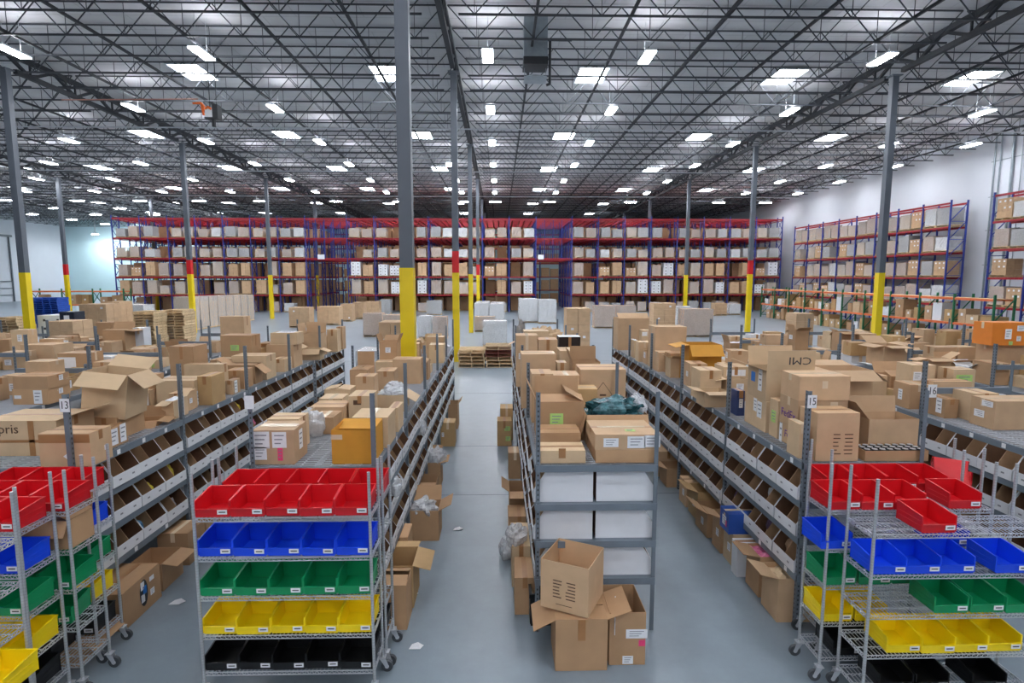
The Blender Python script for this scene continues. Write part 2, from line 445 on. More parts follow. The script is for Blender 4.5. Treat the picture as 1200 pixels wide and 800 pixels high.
# ------------------------------------------------------------------ shelving racks
SZ = [1.764, 1.363, .973, .574]          # shelf top heights
Y0, BAY, NB = 5.45, 1.94, 5
ROWS = {'A': (-5.38, -4.16), 'B': (-2.44, -1.22), 'C': (.36, 1.58), 'D': (3.05, 4.27), 'E': (5.70, 6.92), 'F': (8.38, 9.60), 'G': (11.06, 12.28),
        'Z': (-7.91, -6.69), 'Y': (-10.5, -9.28), 'X': (-13.1, -11.88)}
ROWN = {'A': 'rack behind the left carts', 'B': 'rack behind the middle cart', 'C': 'rack with white end panels', 'D': 'rack behind the right carts',
        'E': 'rack bearing sign sixteen', 'F': 'second rack from right', 'G': 'rightmost shelf rack', 'Z': 'third shelf rack from left', 'Y': 'second shelf rack from left', 'X': 'leftmost shelf rack'}
def deck_mesh():
    b = MB(); w = .0055; L = BAY - .03; W = 1.2
    n = 34
    for i in range(n + 1):
        y = .015 + L * i / n
        b.box(.02, W, y - w, y + w, -.012, -.002)
    for i in range(9):
        x = .02 + (W - .02) * i / 8
        b.box(x - w, x + w, .015, .015 + L, -.02, -.010)
    for i in range(3):
        x = .3 + .3 * i
        b.box(x - .02, x + .02, .0, BAY, -.05, -.02)
    return b
def panel_mesh():
    return MB().box(.02, 1.2, .01, BAY - .01, -.02, -.003)
DECK = None
def make_rack(r):
    x0, x1 = ROWS[r]
    near = r in 'ABCD'
    t = thing('shelving_rack', 'long grey steel shelving rack, the %s' % ROWN[r], 'shelving rack', (x0, Y0, 0))
    W = x1 - x0
    pm = MB()
    global POSTME
    for k in range(NB + 1):
        if r == 'E' and k == 0: pass
        for s in (0, 1):
            b = MB(); sg = 1 if s == 0 else -1
            x = 0 if s == 0 else W
            b.box(min(x, x + sg * .042), max(x, x + sg * .042), -.003, .003, 0, 2.5)
            b.box(min(x, x + sg * .005), max(x, x + sg * .005), .003, .042, 0, 2.5)
            b.build('post', POSTM, t, (0, k * BAY, 0))
        if r in 'ZYXEFG' and k > 0:
            MB().box(.04, W - .04, -.02, .02, 2.06, 2.14).build('top_crossbar', STEEL, t, (0, k * BAY, 0))
    for li, z in enumerate(SZ):
        for s in (0, 1):
            for k in range(NB):
                x = -.006 if s == 0 else W - .03
                MB().box(x, x + .036, .02, BAY - .02, z - .075, z).build('beam', STEEL, t, (0, k * BAY, 0))
        MB().box(.0, W, -.012, .026, z - .068, z).build('end_beam', STEEL, t)
        MB().box(.0, W, BAY * NB - .03, BAY * NB + .01, z - .075, z).build('end_beam', STEEL, t)
        for k in range(NB):
            if li == 0:
                if r == 'B' and k == 3:
                    d = MB(); w = .0055
                    for i in range(34):
                        y = .03 + 1.88 * i / 33
                        if -.3 < y - (11.5 - Y0 - 3 * BAY) < .3:
                            d.box(.02, .40, y - w, y + w, -.012, -.002); d.box(.80, 1.2, y - w, y + w, -.012, -.002)
                        else: d.box(.02, 1.2, y - w, y + w, -.012, -.002)
                    for x in (.1, .38, .84, 1.1): d.box(x - w, x + w, .015, BAY - .015, -.02, -.01)
                    d.build('wire_deck', WIRE, t, (0, k * BAY, z))
                else:
                    mesh_obj('wire_deck', DECKME, t, (0, k * BAY, z))
            elif near or k < 3:
                if r == 'B' and k == 3:
                    MB().box(.02, .40, .01, BAY - .01, -.02, -.003).box(.82, 1.2, .01, BAY - .01, -.02, -.003).build('shelf_panel', STEEL, t, (0, k * BAY, z))
                else: mesh_obj('shelf_panel', PANELME, t, (0, k * BAY, z))
    # white location tags on the aisle beams
    if r in 'ADEZB':
        xs = W + .0075 if r in 'AZB' else -.0075
        n = 0
        for li, z in enumerate(SZ):
            if r in 'EZ' and li > 1: continue
            if li in (1, 2): continue
            m = 22 if li == 0 else 14
            for i in range(m):
                y = .22 + i * (.44 if li == 0 else .6)
                if y % BAY < .06: continue
                MB().box(-.0015, .0015, -.026, .026, -.026, .026).build('location_tag', PAPER, t, (xs, y, z - .036))
    return t
_b = deck_mesh().build('deck', WIRE); DECKME = _b.data; bpy.data.objects.remove(_b)
_b = panel_mesh().build('panel', STEEL); PANELME = _b.data; bpy.data.objects.remove(_b)
RACK = {r: make_rack(r) for r in 'ABCDEFGZYX'}

def sign(num, r, side, k, z, label, sc=1.):
    x = ROWS[r][side]; y = Y0 + k * BAY - .03
    t = thing('aisle_sign', label, 'sign', (x + (.03 if side == 0 else -.0) + (.075 if sc > 1 else 0), y, z))
    t.scale = (sc, 1, sc)
    MB().box(-.045, .045, -.002, .002, -.065, .065).build('plate', PAPER, t)
    if num: text_mesh(num, .085, INK, t, (0, -.0035, .0), (R(90), 0, 0), 'number', scale=(1.0, 1.25, 1))
sign('13', 'A', 1, 0, 2.40, 'white sign with number 13 on the post behind the left carts')
sign('15', 'D', 0, 0, 2.40, 'white sign with number 15 on the post behind the right carts')
sign('16', 'E', 0, 1, 2.10, 'white sign with number 16 on a post at the right', 1.35)
sign('', 'B', 0, 0, 2.42, 'small white tag on the left post behind the middle cart')

# white corrugated shelf bins
def bin_proto(dep):
    t = thing('shelf_bin', '', 'storage bin')
    w, h, hf = .458, .325, .125
    p = [(0, 0), (0, hf), (.13, h), (dep, h), (dep, 0)]        # y (depth), z profile, open face towards -x in use
    b = MB()
    for s in (-1, 1):
        x = s * w / 2
        x2 = x - s * .006
        vs = [(x, a, c) for a, c in p] + [(x2, a, c) for a, c in p]
        n = len(p)
        out = list(range(n)); inn = list(range(2 * n - 1, n - 1, -1))
        if s > 0: out = out; inn = inn
        else: out = out[::-1]; inn = inn[::-1]
        b.add(vs, [tuple(out)], 0); b.add(vs, [tuple(inn)], 1)
        for i in range(n):
            j = (i + 1) % n
            b.add([vs[i], vs[j], vs[n + j], vs[n + i]], [(0, 1, 2, 3)], 0)
    b.box(-w / 2, w / 2, 0, .005, 0, hf, 0)
    b.box(-w / 2 + .006, w / 2 - .006, .005, .008, .004, hf - .004, 1)
    b.box(-w / 2 + .006, w / 2 - .006, dep - .012, dep - .004, 0, h - .005, 1)
    b.box(-w / 2 + .006, w / 2 - .006, .005, dep, .0, .006, 1)
    b.build('bin_shell', [WCARD, KBRN], t)
    d = MB()
    pd = [(.02, .01), (.02, hf - .02), (.14, h - .03), (dep - .02, h - .03), (dep - .02, .01)]
    x = .0
    d.add([(x - .003, a, c) for a, c in pd] + [(x + .003, a, c) for a, c in pd], [(0, 1, 2, 3, 4), (9, 8, 7, 6, 5), (0, 5, 6, 1), (1, 6, 7, 2), (2, 7, 8, 3)], 0)
    d.build('divider', mat('card_edge_tan', (176, 140, 104), .8), t)
    for x in (-.11, .11):
        MB().box(x - .02, x + .02, -.0015, .0, .052, .07).build('code_label', PRINT, t)
    return Proto(t)
BP = bin_proto(.605); BPS = bin_proto(.36)
LV = {1: 'upper', 2: 'middle', 3: 'lower'}
def bins():
    for r, side in (('A', 1), ('B', 1), ('C', 0), ('D', 0), ('E', 0)):
        x0, x1 = ROWS[r]
        for li in (1, 2, 3):
            k = 0
            for b in range(NB):
                if r == 'E' and b > 1: continue
                for i in range(4):
                    k += 1
                    y = Y0 + b * BAY + .278 + i * .464
                    rz = R(90) if side == 1 else R(-90)
                    x = x1 + .012 if side == 1 else x0 - .012
                    pr = BP
                    if r == 'B' and abs(y - 11.5) < .42: pr = BPS
                    j = rnd.uniform(-.012, .012)
                    pr.put((x + (j if side else -j), y, SZ[li] + .001), rz + R(rnd.uniform(-1.2, 1.2)),
                           'white cardboard bin, %s from near end, %s row, %s' % (nth(k), LV[li], ROWN[r]), 'white shelf bins')
    # backing bins seen from the near end of the C rack
    for r in ('C', 'B'):
        for li in (1, 2, 3):
            x0, x1 = ROWS[r]
            y = Y0 + .288
            side = 1 if r == 'C' else 0
            rz = R(90) if side == 1 else R(-90)
            x = x1 - .0 if side == 1 else x0
            BP.put((x, y, SZ[li] + .001), rz, 'white cardboard bin at near end facing %s, %s row, %s' % ('right' if side else 'left', LV[li], ROWN[r]), 'white shelf bins')
bins()

# ------------------------------------------------------------------ wire carts
CW, CD = 1.45, .345
CS = [1.635, 1.288, .94, .593, .262]
OFF = {'L0': .02, 'L1': .02, 'L2': .015, 'R1': -.08, 'R2': -.045, 'R3': -.03}
def cart_shelf():
    b = MB(); w = CW; d = CD
    r = .0035
    for z in (0, -.03):
        b.bar((-w / 2, 0, z), (w / 2, 0, z), .006); b.bar((-w / 2, d, z), (w / 2, d, z), .006)
        b.bar((-w / 2, 0, z), (-w / 2, d, z), .007); b.bar((w / 2, 0, z), (w / 2, d, z), .007)
    n = 34
    for i in range(n):
        xa = -w / 2 + w * i / n; xm = xa + w / n / 2; xb = xa + w / n
        for y in (0, d):
            b.bar((xa, y, -.03), (xm, y, 0), .0038); b.bar((xm, y, 0), (xb, y, -.03), .0038)
    n = 8
    for i in range(n):
        ya = d * i / n; ym = ya + d / n / 2; yb = ya + d / n
        for x in (-w / 2, w / 2):
            b.bar((x, ya, -.026), (x, ym, 0), .005); b.bar((x, ym, 0), (x, yb, -.026), .005)
    n = 44
    for i in range(1, n):
        x = -w / 2 + w * i / n
        b.bar((x, 0, .003), (x, d, .003), .0038)
    for y in (d * .33, d * .66):
        b.bar((-w / 2, y, -.004), (w / 2, y, -.004), .007)
        m = 22
        for i in range(m):
            xa = -w / 2 + w * i / m; xm = xa + w / m / 2; xb = xa + w / m
            b.bar((xa, y, -.024), (xm, y, -.004), .004); b.bar((xm, y, -.004), (xb, y, -.024), .004)
    return b
def caster(t, x, y, a):
    f = MB()
    ca, sa = math.cos(a), math.sin(a)
    M = Matrix.Translation((x, y, 0)) @ Matrix.Rotation(a, 4, 'Z')
    f.add([M @ Vector(p) for p in [(-.03, -.035, .135), (.03, -.035, .135), (.03, .035, .135), (-.03, .035, .135), (-.03, -.035, .142), (.03, -.035, .142), (.03, .035, .142), (-.03, .035, .142)]], CUBEF)
    for s in (-.02, .017):
        f.add([M @ Vector(p) for p in [(-.03, s, .135), (.03, s, .135), (.06, s, .05), (.025, s, .05), (-.03, s + .003, .135), (.03, s + .003, .135), (.06, s + .003, .05), (.025, s + .003, .05)]],
              [(3, 2, 1, 0), (4, 5, 6, 7), (0, 1, 5, 4), (1, 2, 6, 5), (2, 3, 7, 6), (3, 0, 4, 7)])
    f.tube((x, y, .13), (x, y, .19), .012)
    o = f.build('caster', CHROME, t)
    c = M @ Vector((.04, 0, .053)); ax = Vector((-sa, ca, 0))
    w = MB().tube(c - ax * .015, c + ax * .015, .052, 18); w.tube(c - ax * .019, c + ax * .019, .02, 10, 1)
    w.build('wheel', [RUBBER, CHROME], o)
_b = cart_shelf().build('s', CHROME); SHELFME = _b.data; bpy.data.objects.remove(_b)
def cart(name_label, xc, y, off=0.):
    t = thing('wire_cart', name_label, 'wire shelving cart', (xc, y, 0))
    for z in CS: mesh_obj('wire_shelf', SHELFME, t, (0, 0, z + off))
    for x in (-CW / 2, CW / 2):
        for yy in (0, CD):
            MB().tube((0, 0, 0), (0, 0, 1.86), .0135, 12).build('post', CPOST, t, (x, yy, .16))
            caster(t, x, yy, rnd.uniform(-.06, .06) + (math.pi if x < 0 else 0))
    return t
CARTS = {
 'M1': ('five-shelf wire cart of coloured bins standing in the middle, front one', -1.808, 4.56),
 'M2': ('wire cart standing directly behind the middle front cart', -1.79, 4.98),
 'L0': ('wire cart at bottom left corner, nearest one with a yellow bin', -4.385, 3.84),
 'L1': ('wire cart at left, second nearest, with red and blue bins', -4.445, 4.28),
 'L2': ('wire cart at left holding an open brown carton, third nearest', -4.365, 4.67),
 'L3': ('wire cart at left against the rack, farthest one', -4.515, 5.075),
 'R1': ('wire cart at right, nearest one, reaching the picture edge', 3.74, 4.30),
 'R2': ('wire cart at right, middle one, with overhanging blue bin', 3.60, 4.69),
 'R3': ('wire cart at right, rearmost, against the rack with tilted bins', 3.83, 5.08)}
CARTO = {k: cart(*v, OFF.get(k, 0.)) for k, v in CARTS.items()}
CNAME = {'M1': 'middle front cart', 'M2': 'middle rear cart', 'L0': 'corner cart at bottom left', 'L1': 'second nearest left cart', 'L2': 'third nearest left cart', 'L3': 'farthest left cart',
         'R1': 'nearest right cart', 'R2': 'middle right cart', 'R3': 'rear right cart'}
LEVN = ['top', 'second', 'third', 'fourth', 'bottom']

def plastic_bin(m, name):
    t = thing('plastic_bin', '', 'plastic bin')
    w, d, h, hs, lip, th = .280, .300, .162, .138, .074, .004
    b = MB()
    bw = w / 2 - .008                          # slight taper towards the floor
    pr = [(0.006, 0), (0, hs), (.045, hs + .003), (d - .05, h), (d, h), (d - .006, 0)]
    for s in (-1, 1):
        def X(z): return s * (bw + (w / 2 - bw) * z / h)
        vo = [(X(z), y, z) for y, z in pr]; vi = [(X(z) - s * th, y, z) for y, z in pr]
        n = len(pr); out = list(range(n)); 
        if s < 0: out = out[::-1]
        b.add(vo, [tuple(out)]); b.add(vi, [tuple(out[::-1])])
        for i in range(n - 1):
            b.add([vo[i], vo[i + 1], vi[i + 1], vi[i]], [(0, 1, 2, 3)])
        # stiffening ribs along the side
        for zz in (.045, .085):
            b.box(min(X(zz), X(zz) + s * .003), max(X(zz), X(zz) + s * .003), .03, d - .03, zz, zz + .006)
    b.box(-bw, bw, .004, d - .006, 0, .005)
    b.box(-w / 2 + .002, w / 2 - .002, d - .008, d - .003, 0, h)
    b.box(-w / 2 + .003, w / 2 - .003, d - .004, d + .006, h - .008, h)
    b.box(-w / 2 + .004, w / 2 - .004, .0, .006, 0, lip)
    b.box(-w / 2 + .004, w / 2 - .004, -.012, .004, lip - .010, lip)
    for s in (-1, 1):
        b.box(s * w / 2 - .005, s * w / 2 + .005, -.003, .008, .01, hs)
        b.bar((s * w / 2, .045, hs + .003), (s * w / 2, d - .05, h), .012, .007)
        b.bar((s * w / 2, 0, hs), (s * w / 2, .045, hs + .003), .012, .007)
        b.bar((s * w / 2, d - .05, h), (s * w / 2, d, h), .012, .007)
    b.build('bin_body', m, t)
    lb = MB().box(.045, .125, -.0145, -.012, .028, .066); lb.box(.058, .112, -.0148, -.0144, .042, .052, 1)
    lb.build('paper_label', [PAPER, INK], t)
    return Proto(t)
PB = {'red': plastic_bin(RED, 'red'), 'blue': plastic_bin(BLUE, 'blue'), 'green': plastic_bin(GREEN, 'green'), 'yellow': plastic_bin(YELLOW, 'yellow'), 'black': plastic_bin(BLACK, 'black')}
def cbin(c, lev, col, x, dy=0., rz=0., label=None, dz=0.):
    o = CARTO[c]
    return PB[col].put((o.location.x + x * .98, o.location.y + .015 + dy, CS[lev] + OFF.get(c, 0.) + .006 + dz), R(rz), label, '%s plastic bins' % col)
COLS = ['red', 'blue', 'green', 'yellow', 'black']
def crow(c, lev, col, xs, dy=0., left=1):
    for i, x in enumerate(xs):
        cbin(c, lev, col, x, dy + rnd.uniform(-.008, .008), rnd.uniform(-1.5, 1.5), '%s plastic bin, %s from left, %s shelf, %s' % (col, nth(i + left), LEVN[lev], CNAME[c]))
for lev, col in enumerate(COLS):
    crow('M1', lev, col, [-.585, -.294, -.002, .290, .585])
crow('M2', 0, 'red', [-.575, -.285, .005, .295, .60])
crow('M2', 4, 'black', [.585])
# left carts
RX = [-.02, .275, .57]
for c in ('L1', 'L2', 'L3'):
    crow(c, 0, 'red', RX)
crow('L1', 1, 'blue', RX[1:]); crow('L1', 2, 'green', RX[1:]); crow('L1', 3, 'yellow', RX[1:]); crow('L1', 4, 'black', RX)
crow('L0', 3, 'yellow', [.40, .70])
crow('L2', 2, 'green', RX[1:]); cbin('L2', 3, 'green', .50, .03, 8, 'green plastic bin set askew on fourth shelf of third nearest left cart')
crow('L2', 4, 'black', [.0, .32])
crow('L3', 1, 'blue', RX[2:]); crow('L3', 2, 'green', RX[2:]); crow('L3', 3, 'yellow', RX[2:]); crow('L3', 4, 'black', RX[2:])
# right carts
cbin('R1', 0, 'red', -.19, .0, 1, 'red plastic bin alone on the top shelf of the nearest right cart')
crow('R1', 1, 'blue', [-.585, -.295, -.005]); crow('R1', 1, 'blue', [.46], 0, 4)
crow('R1', 2, 'green', [-.02, .29, .585]); crow('R1', 3, 'yellow', [-.40, -.11, .18, .475]); crow('R1', 4, 'black', [-.44, -.13, .36])
crow('R2', 0, 'red', [-.59, -.30, -.01]); crow('R2', 0, 'red', [.50], 0, 4)
cbin('R2', 1, 'blue', -.66, -.02, 2, 'blue plastic bin jutting out left from the middle right cart')
crow('R2', 1, 'blue', [.42], 0, 2)
crow('R2', 2, 'green', [-.59, -.27, .04]); crow('R2', 3, 'yellow', [-.60, -.28]); crow('R2', 4, 'black', [-.46, -.16])
crow('R3', 0, 'red', [-.62, -.32, -.02, .27])
b = cbin('R3', 0, 'red', .60, .20, -30, 'red plastic bin tipped over at the back corner of the rear right cart', dz=.02); b.rotation_euler = (R(-128), R(0), R(-34)); b.location.z += .22
b = cbin('R3', 0, 'red', .66, .02, -30, 'red plastic bin fallen upside down at right end of rear right cart', dz=.13); b.rotation_euler = (R(-142), R(0), R(-42)); b.location.y += .2
# ------------------------------------------------------------------ cartons
def sticker(t, face, w, d, h, cx, cz, sw, sh, m, name='shipping_label', lines=True):
    e = .0012
    b = MB()
    def q(x0, x1, z0, z1, mi, o):
        if face == 'f': b.box(x0, x1, -d / 2 - e - o, -d / 2 - o, z0, z1, mi)
        elif face == 'l': b.box(-w / 2 - e - o, -w / 2 - o, x0, x1, z0, z1, mi)
        elif face == 'r': b.box(w / 2 + o, w / 2 + e + o, x0, x1, z0, z1, mi)
        else: b.box(x0, x1, z0, z1, h + o, h + e + o, mi)
    W = w if face in 'ft' else d
    H = d if face == 't' else h
    x = -W / 2 + W * cx; z = H * cz - (d / 2 if face == 't' else 0)
    q(x - sw / 2, x + sw / 2, z - sh / 2, z + sh / 2, 0, 0.003)
    if lines and sh > .05:
        for i in range(3):
            zz = z + sh * (.28 - .25 * i)
            q(x - sw * .34, x + sw * (.34 - .12 * i), zz - sh * .035, zz + sh * .035, 1, .0045)
    b.build(name, [m, PRINT], t)
def flap(t, w, d, h, side, ang, ln=None, m=None, name='flap'):
    """ang: 0 straight up, 90 level outwards, -90 folded in"""
    W = w if side in 'fb' else d
    ln = ln or min(d if side in 'fb' else w, .5) * .48
    th = .005
    b = MB().box(-W / 2 + .004, W / 2 - .004, -th, 0, 0, ln)
    o = b.build(name, m, t)
    a = R(ang)
    if side == 'f': o.location = (0, -d / 2, h); o.rotation_euler = (a, 0, 0)
    elif side == 'b': o.location = (0, d / 2, h); o.rotation_euler = (a, 0, math.pi)
    elif side == 'l': o.location = (-w / 2, 0, h); o.rotation_euler = (a, 0, -math.pi / 2)
    else: o.location = (w / 2, 0, h); o.rotation_euler = (a, 0, math.pi / 2)
    return o
def carton(label, w, d, h, loc, rz=0., k=0, flaps=None, labels=(), tape=True, mats=None, fill=None, rot=None, name='cardboard_box', cat='box', group=None, jit=.006, stamp=None):
    t = thing(name, label, cat, loc, rz, group)
    if rot: t.rotation_euler = rot
    m = mats or KR[k % 4]
    inn = KIN if mats is None else mats
    r = rnd
    J = lambda: r.uniform(-jit, jit)
    b = MB()
    if flaps is None:
        vs = [(-w / 2, -d / 2, 0), (w / 2, -d / 2, 0), (w / 2, d / 2, 0), (-w / 2, d / 2, 0)]
        tp = [(-w / 2 + J(), -d / 2 + J(), h), (w / 2 + J(), -d / 2 + J(), h), (w / 2 + J(), d / 2 + J(), h), (-w / 2 + J(), d / 2 + J(), h)]
        b.add(vs + tp, CUBEF)
        body = b.build('carton_body', m, t)
        if tape:
            tm = TAPE if r.random() < .6 else CTAPE
            tb = MB()
            if w >= d:
                tb.box(-w / 2 - .001, w / 2 + .001, -.026, .026, h - .001, h + .0025)
                for s in (-1, 1): tb.box(s * (w / 2 + .001) - .002, s * (w / 2 + .001) + .002, -.026, .026, h * .72, h + .002)
            else:
                tb.box(-.026, .026, -d / 2 - .001, d / 2 + .001, h - .001, h + .0025)
                for s in (-1, 1): tb.box(-.026, .026, s * (d / 2 + .001) - .004, s * (d / 2 + .001) + .004, h * .72, h + .002)
            tb.build('tape', tm, t)
    else:
        e = .006
        b.box(-w / 2, w / 2, -d / 2, d / 2, 0, e)
        for (x0, x1, y0, y1) in ((-w / 2, w / 2, -d / 2, -d / 2 + e), (-w / 2, w / 2, d / 2 - e, d / 2), (-w / 2, -w / 2 + e, -d / 2 + e, d / 2 - e), (w / 2 - e, w / 2, -d / 2 + e, d / 2 - e)):
            b.box(x0, x1, y0, y1, e, h)
        b.build('carton_body', m, t)
        for s, a in flaps.items():
            flap(t, w, d, h, s, a, None, m)
        if fill:
            fm, lev = fill
            f = MB(); n = 7
            g = [[(-w / 2 + e + (w - 2 * e) * i / n, -d / 2 + e + (d - 2 * e) * j / n, h * lev + r.uniform(-.02, .02)) for i in range(n + 1)] for j in range(n + 1)]
            for j in range(n):
                for i in range(n):
                    f.add([g[j][i], g[j][i + 1], g[j + 1][i + 1], g[j + 1][i]], [(0, 1, 2, 3)])
            f.build('packing', fm, t)
    for l in labels: sticker(t, l[0], w, d, h, *l[1:])
    if stamp:
        side, cx, cz, sw, sh = stamp
        bb = MB()
        for i in range(6):
            zz = h * cz + sh * (.5 - i / 5.)
            if side == 'f':
                x = -w / 2 + w * cx
                bb.box(x - sw / 2, x - sw / 2 + sw * r.uniform(.2, .45), -d / 2 - .0025, -d / 2 - .001, zz - .006, zz + .004)
                bb.box(x + sw * r.uniform(.05, .2), x + sw / 2, -d / 2 - .0025, -d / 2 - .001, zz - .006, zz + .004)
        bb.build('printed_panel', BROWNINK, t)
    return t

W1 = PAPER
FAR = MB()
def far_carton(w, d, h, loc, k, label=None, white=False, face='f'):
    M = Matrix.Translation(loc) @ Matrix.Rotation(R(rnd.uniform(-4, 4)), 4, 'Z')
    FAR.box(-w / 2, w / 2, -d / 2, d / 2, 0, h, 4 if white else k % 4, M)
    FAR.box(-w / 2 - .001, w / 2 + .001, -.026, .026, h - .05, h + .003, 6, M)
    if label:
        cx, cz, s = label
        if face == 'f': FAR.box(-w / 2 + w * cx - s, -w / 2 + w * cx + s, -d / 2 - .003, -d / 2, h * cz - s, h * cz + s, 5, M)
        else: FAR.box(-w / 2 - .003, -w / 2, -s, s, h * cz - s, h * cz + s, 5, M)
SPECS = []
def P(row, uL, uR, vT, y=None, vB=None, dep=.4, on=None, id=None, zb=None, x=None, lab='', **kw):
    SPECS.append(dict(row=row, uL=uL, uR=uR, vT=vT, y=y, vB=vB, dep=dep, on=on, id=id, zb=zb, lab=lab, kw=kw))
lf = lambda *a: a
# ---- A rack (left aisle)
P('A', -20, 68, 493, 5.86, dep=.6, lab='long taped box at left lettered pcs with open end', id='A1', k=2, jit=0)
P('A', 47, 107, 508, 5.51, dep=.31, lab='box with brown tape band and white diamond mark behind the left post', id='A2', k=0, jit=0, labels=[('r', .7, .4, .05, .05, W1)])
P('A', 109, 139, 490, 6.42, dep=.5, lab='brown box beneath the big open flapped box', id='A4b', k=1)
P('A', 110, 128, 505, 6.06, dep=.33, lab='small box with white shipping papers on its right side', id='A4a', k=1, labels=[('r', .3, .55, .12, .18, W1), ('r', .75, .6, .1, .2, W1), ('f', .75, .7, .06, .1, W1)])
P('A', 92, 142, 437, 6.44, dep=.46, on='A4b', lab='large tilted open box with flaps hanging out above the left aisle', id='A3', k=2, flaps={'f': 128, 'r': 125, 'l': 120, 'b': 60})
P('A', 157, 182, 494, 7.02, dep=.3, lab='tilted open box with one big flap folded to the front', id='A5', k=1, flaps={'f': 135, 'b': 20, 'r': 100})
P('A', 191, 205, 470, 7.36, dep=.34, lab='upright box with paper sticking out of its open top', id='A6', k=2, flaps={'f': 100, 'b': 60}, fill=(PAPER, .95), labels=[('r', .5, .55, .14, .26, W1)])
P('A', 200, 217, 461, 7.74, dep=.34, lab='plain box with small red and white sticker on its side', id='A7', k=0, labels=[('r', .5, .5, .07, .07, W1)])
P('A', 184, 229, 446, 8.12, dep=.42, lab='wide low box behind the paper filled box', id='A9', k=2, labels=[('r', .2, .3, .06, .2, W1)])
P('A', 233, 249, 441, 8.2, dep=.4, lab='tall box beside a post with small stamps on its side', id='A10', k=3)
P('A', 217, 262, 427, 9.0, dep=.4, lab='long pale box with a row of printed dots', id='A12', k=2)
P('A', 196, 228, 406, 9.2, dep=.45, lab='tall reddish box with a purple and white label', id='A11', k=1, labels=[('f', .72, .22, .1, .12, W1)])
P('A', 266, 274, 446, 8.95, dep=.26, lab='small box with white label left of the aisle', id='A13', k=0, labels=[('r', .4, .5, .1, .2, W1)])
P('A', 266, 287, 434, 9.4, dep=.34, lab='reddish box with half open flap by the aisle edge', id='A14', k=1)
P('A', 268, 300, 428, 9.85, dep=.3, lab='box with one flap bent out to the right', id='A15', k=1, flaps={'r': 130, 'l': 60, 'f': -85, 'b': -80})
P('A', 273, 313, 417, 10.25, dep=.44, lab='wide pale box behind a post', id='A16', k=2)
P('A', 320, 336, 421, 11.1, dep=.4, lab='narrow box right of a grey post', id='A17', k=2)
P('A', 313, 345, 404, 11.62, dep=.5, lab='broad box carrying white cartons', id='A18', k=0)
P('A', 318, 349, 390, 11.66, dep=.4, on='A18', lab='carton with white foam on top', id='A19', k=2, labels=[('t', .5, .5, .35, .3, W1)])
P('A', 355, 376, 409, 12.7, dep=.3, lab='small open box with raised flap', id='A21', k=2, flaps={'r': 110, 'f': 140})
P('A', 352, 376, 391, 13.3, dep=.5, lab='tall box near far end', id='A20', k=0, flaps={'l': 10, 'b': 0})
P('A', 384, 396, 386, 14.1, dep=.3, lab='narrow upright box at far end', id='A22', k=2)
P('A', 395, 402, 383, 14.6, dep=.3, lab='narrow upright box by the last post', id='A23', k=0)
P('A', 259, 296, 393, 10.9, dep=.4, lab='brown box with a bright green label', id='A24', k=1, labels=[('f', .45, .68, .16, .11, GREENST)])
# ---- B rack
P('B', 297, 345, 504, 5.53, dep=.38, lab='box covered in white papers and clear tape, front left on the rack', id='B1', k=0, labels=[('f', .2, .72, .17, .17, W1), ('f', .65, .72, .14, .16, W1), ('f', .17, .33, .13, .13, W1), ('f', .66, .3, .05, .13, PINKST), ('r', .5, .6, .1, .2, W1), ('t', .5, .5, .36, .12, CTAPE, 'tape', False)])
P('B', 389, 438, 504, 5.53, dep=.46, lab='large open amber box at front right of the rack', id='B2', mats=KOR, flaps={'b': -104, 'f': -112}, labels=[('f', .13, .8, .11, .05, CTAPE, 'tape', False)])
P('B', 314, 352, 491, 5.98, dep=.3, lab='low box right behind the papered box', id='B3', k=2)
P('B', 353, 360, 484, 6.5, dep=.3, lab='narrow open box crammed with plastic wrap', id='B4', k=2, flaps={'f': 120}, fill=(PLASTIC, 1.0))
P('B', 367, 392, 489, 6.62, dep=.34, lab='brown box with slit top in the middle of the rack', id='B5', k=1)
P('B', 413, 455, 489, 6.06, dep=.45, lab='flat box right behind the amber box', id='B10', k=2)
P('B', 356, 403, 477, 7.05, dep=.4, lab='wide flat box with crushed right corner', id='B6', k=0)
P('B', 456, 467, 478, 6.7, dep=.35, lab='narrow box on the right edge above the aisle', id='B16', k=2)
P('B', 409, 435, 464, 7.2, dep=.4, lab='box with a square printed stamp on its front', id='B9', k=2, labels=[('f', .4, .75, .1, .06, BROWNINK, 'printed_mark', False)])
P('B', 375, 402, 467, 7.6, dep=.34, lab='small plain closed box', id='B7', k=2)
P('B', 381, 411, 457, 8.1, dep=.4, lab='box with loose flat top flaps', id='B8', k=2, flaps={'f': -86, 'b': 100, 'l': -80, 'r': -84})
P('B', 441, 474, 463, 7.75, dep=.45, lab='open box stuffed with grey plastic bags', id='B15', k=2, flaps={'r': 120}, fill=(PLASTIC, 1.0))
P('B', 417, 439, 441, 8.45, dep=.3, lab='plain box with crisp square edges', id='B11', k=0)
P('B', 442, 462, 435, 9.2, dep=.4, lab='plain box left of the tall pair', id='B13', k=0)
P('B', 400, 432, 434, 9.0, dep=.5, lab='wide box with its rear flap standing', id='B12', k=1, flaps={'b': 3, 'f': -87, 'l': -84, 'r': -85})
P('B', 461, 493, 421, 9.8, dep=.36, lab='tall box in front of the yellow column', id='B14', k=0)
P('B', 487, 505, 428, 10.9, dep=.3, lab='narrow box right of the yellow column', id='B17', k=2)
P('B', 500, 526, 395, 13.0, dep=.4, lab='box with white top beyond the yellow column', id='B20', k=0)
P('B', 503, 520, 404, 12.2, dep=.4, lab='small pale box beyond the column', id='B21', k=2)
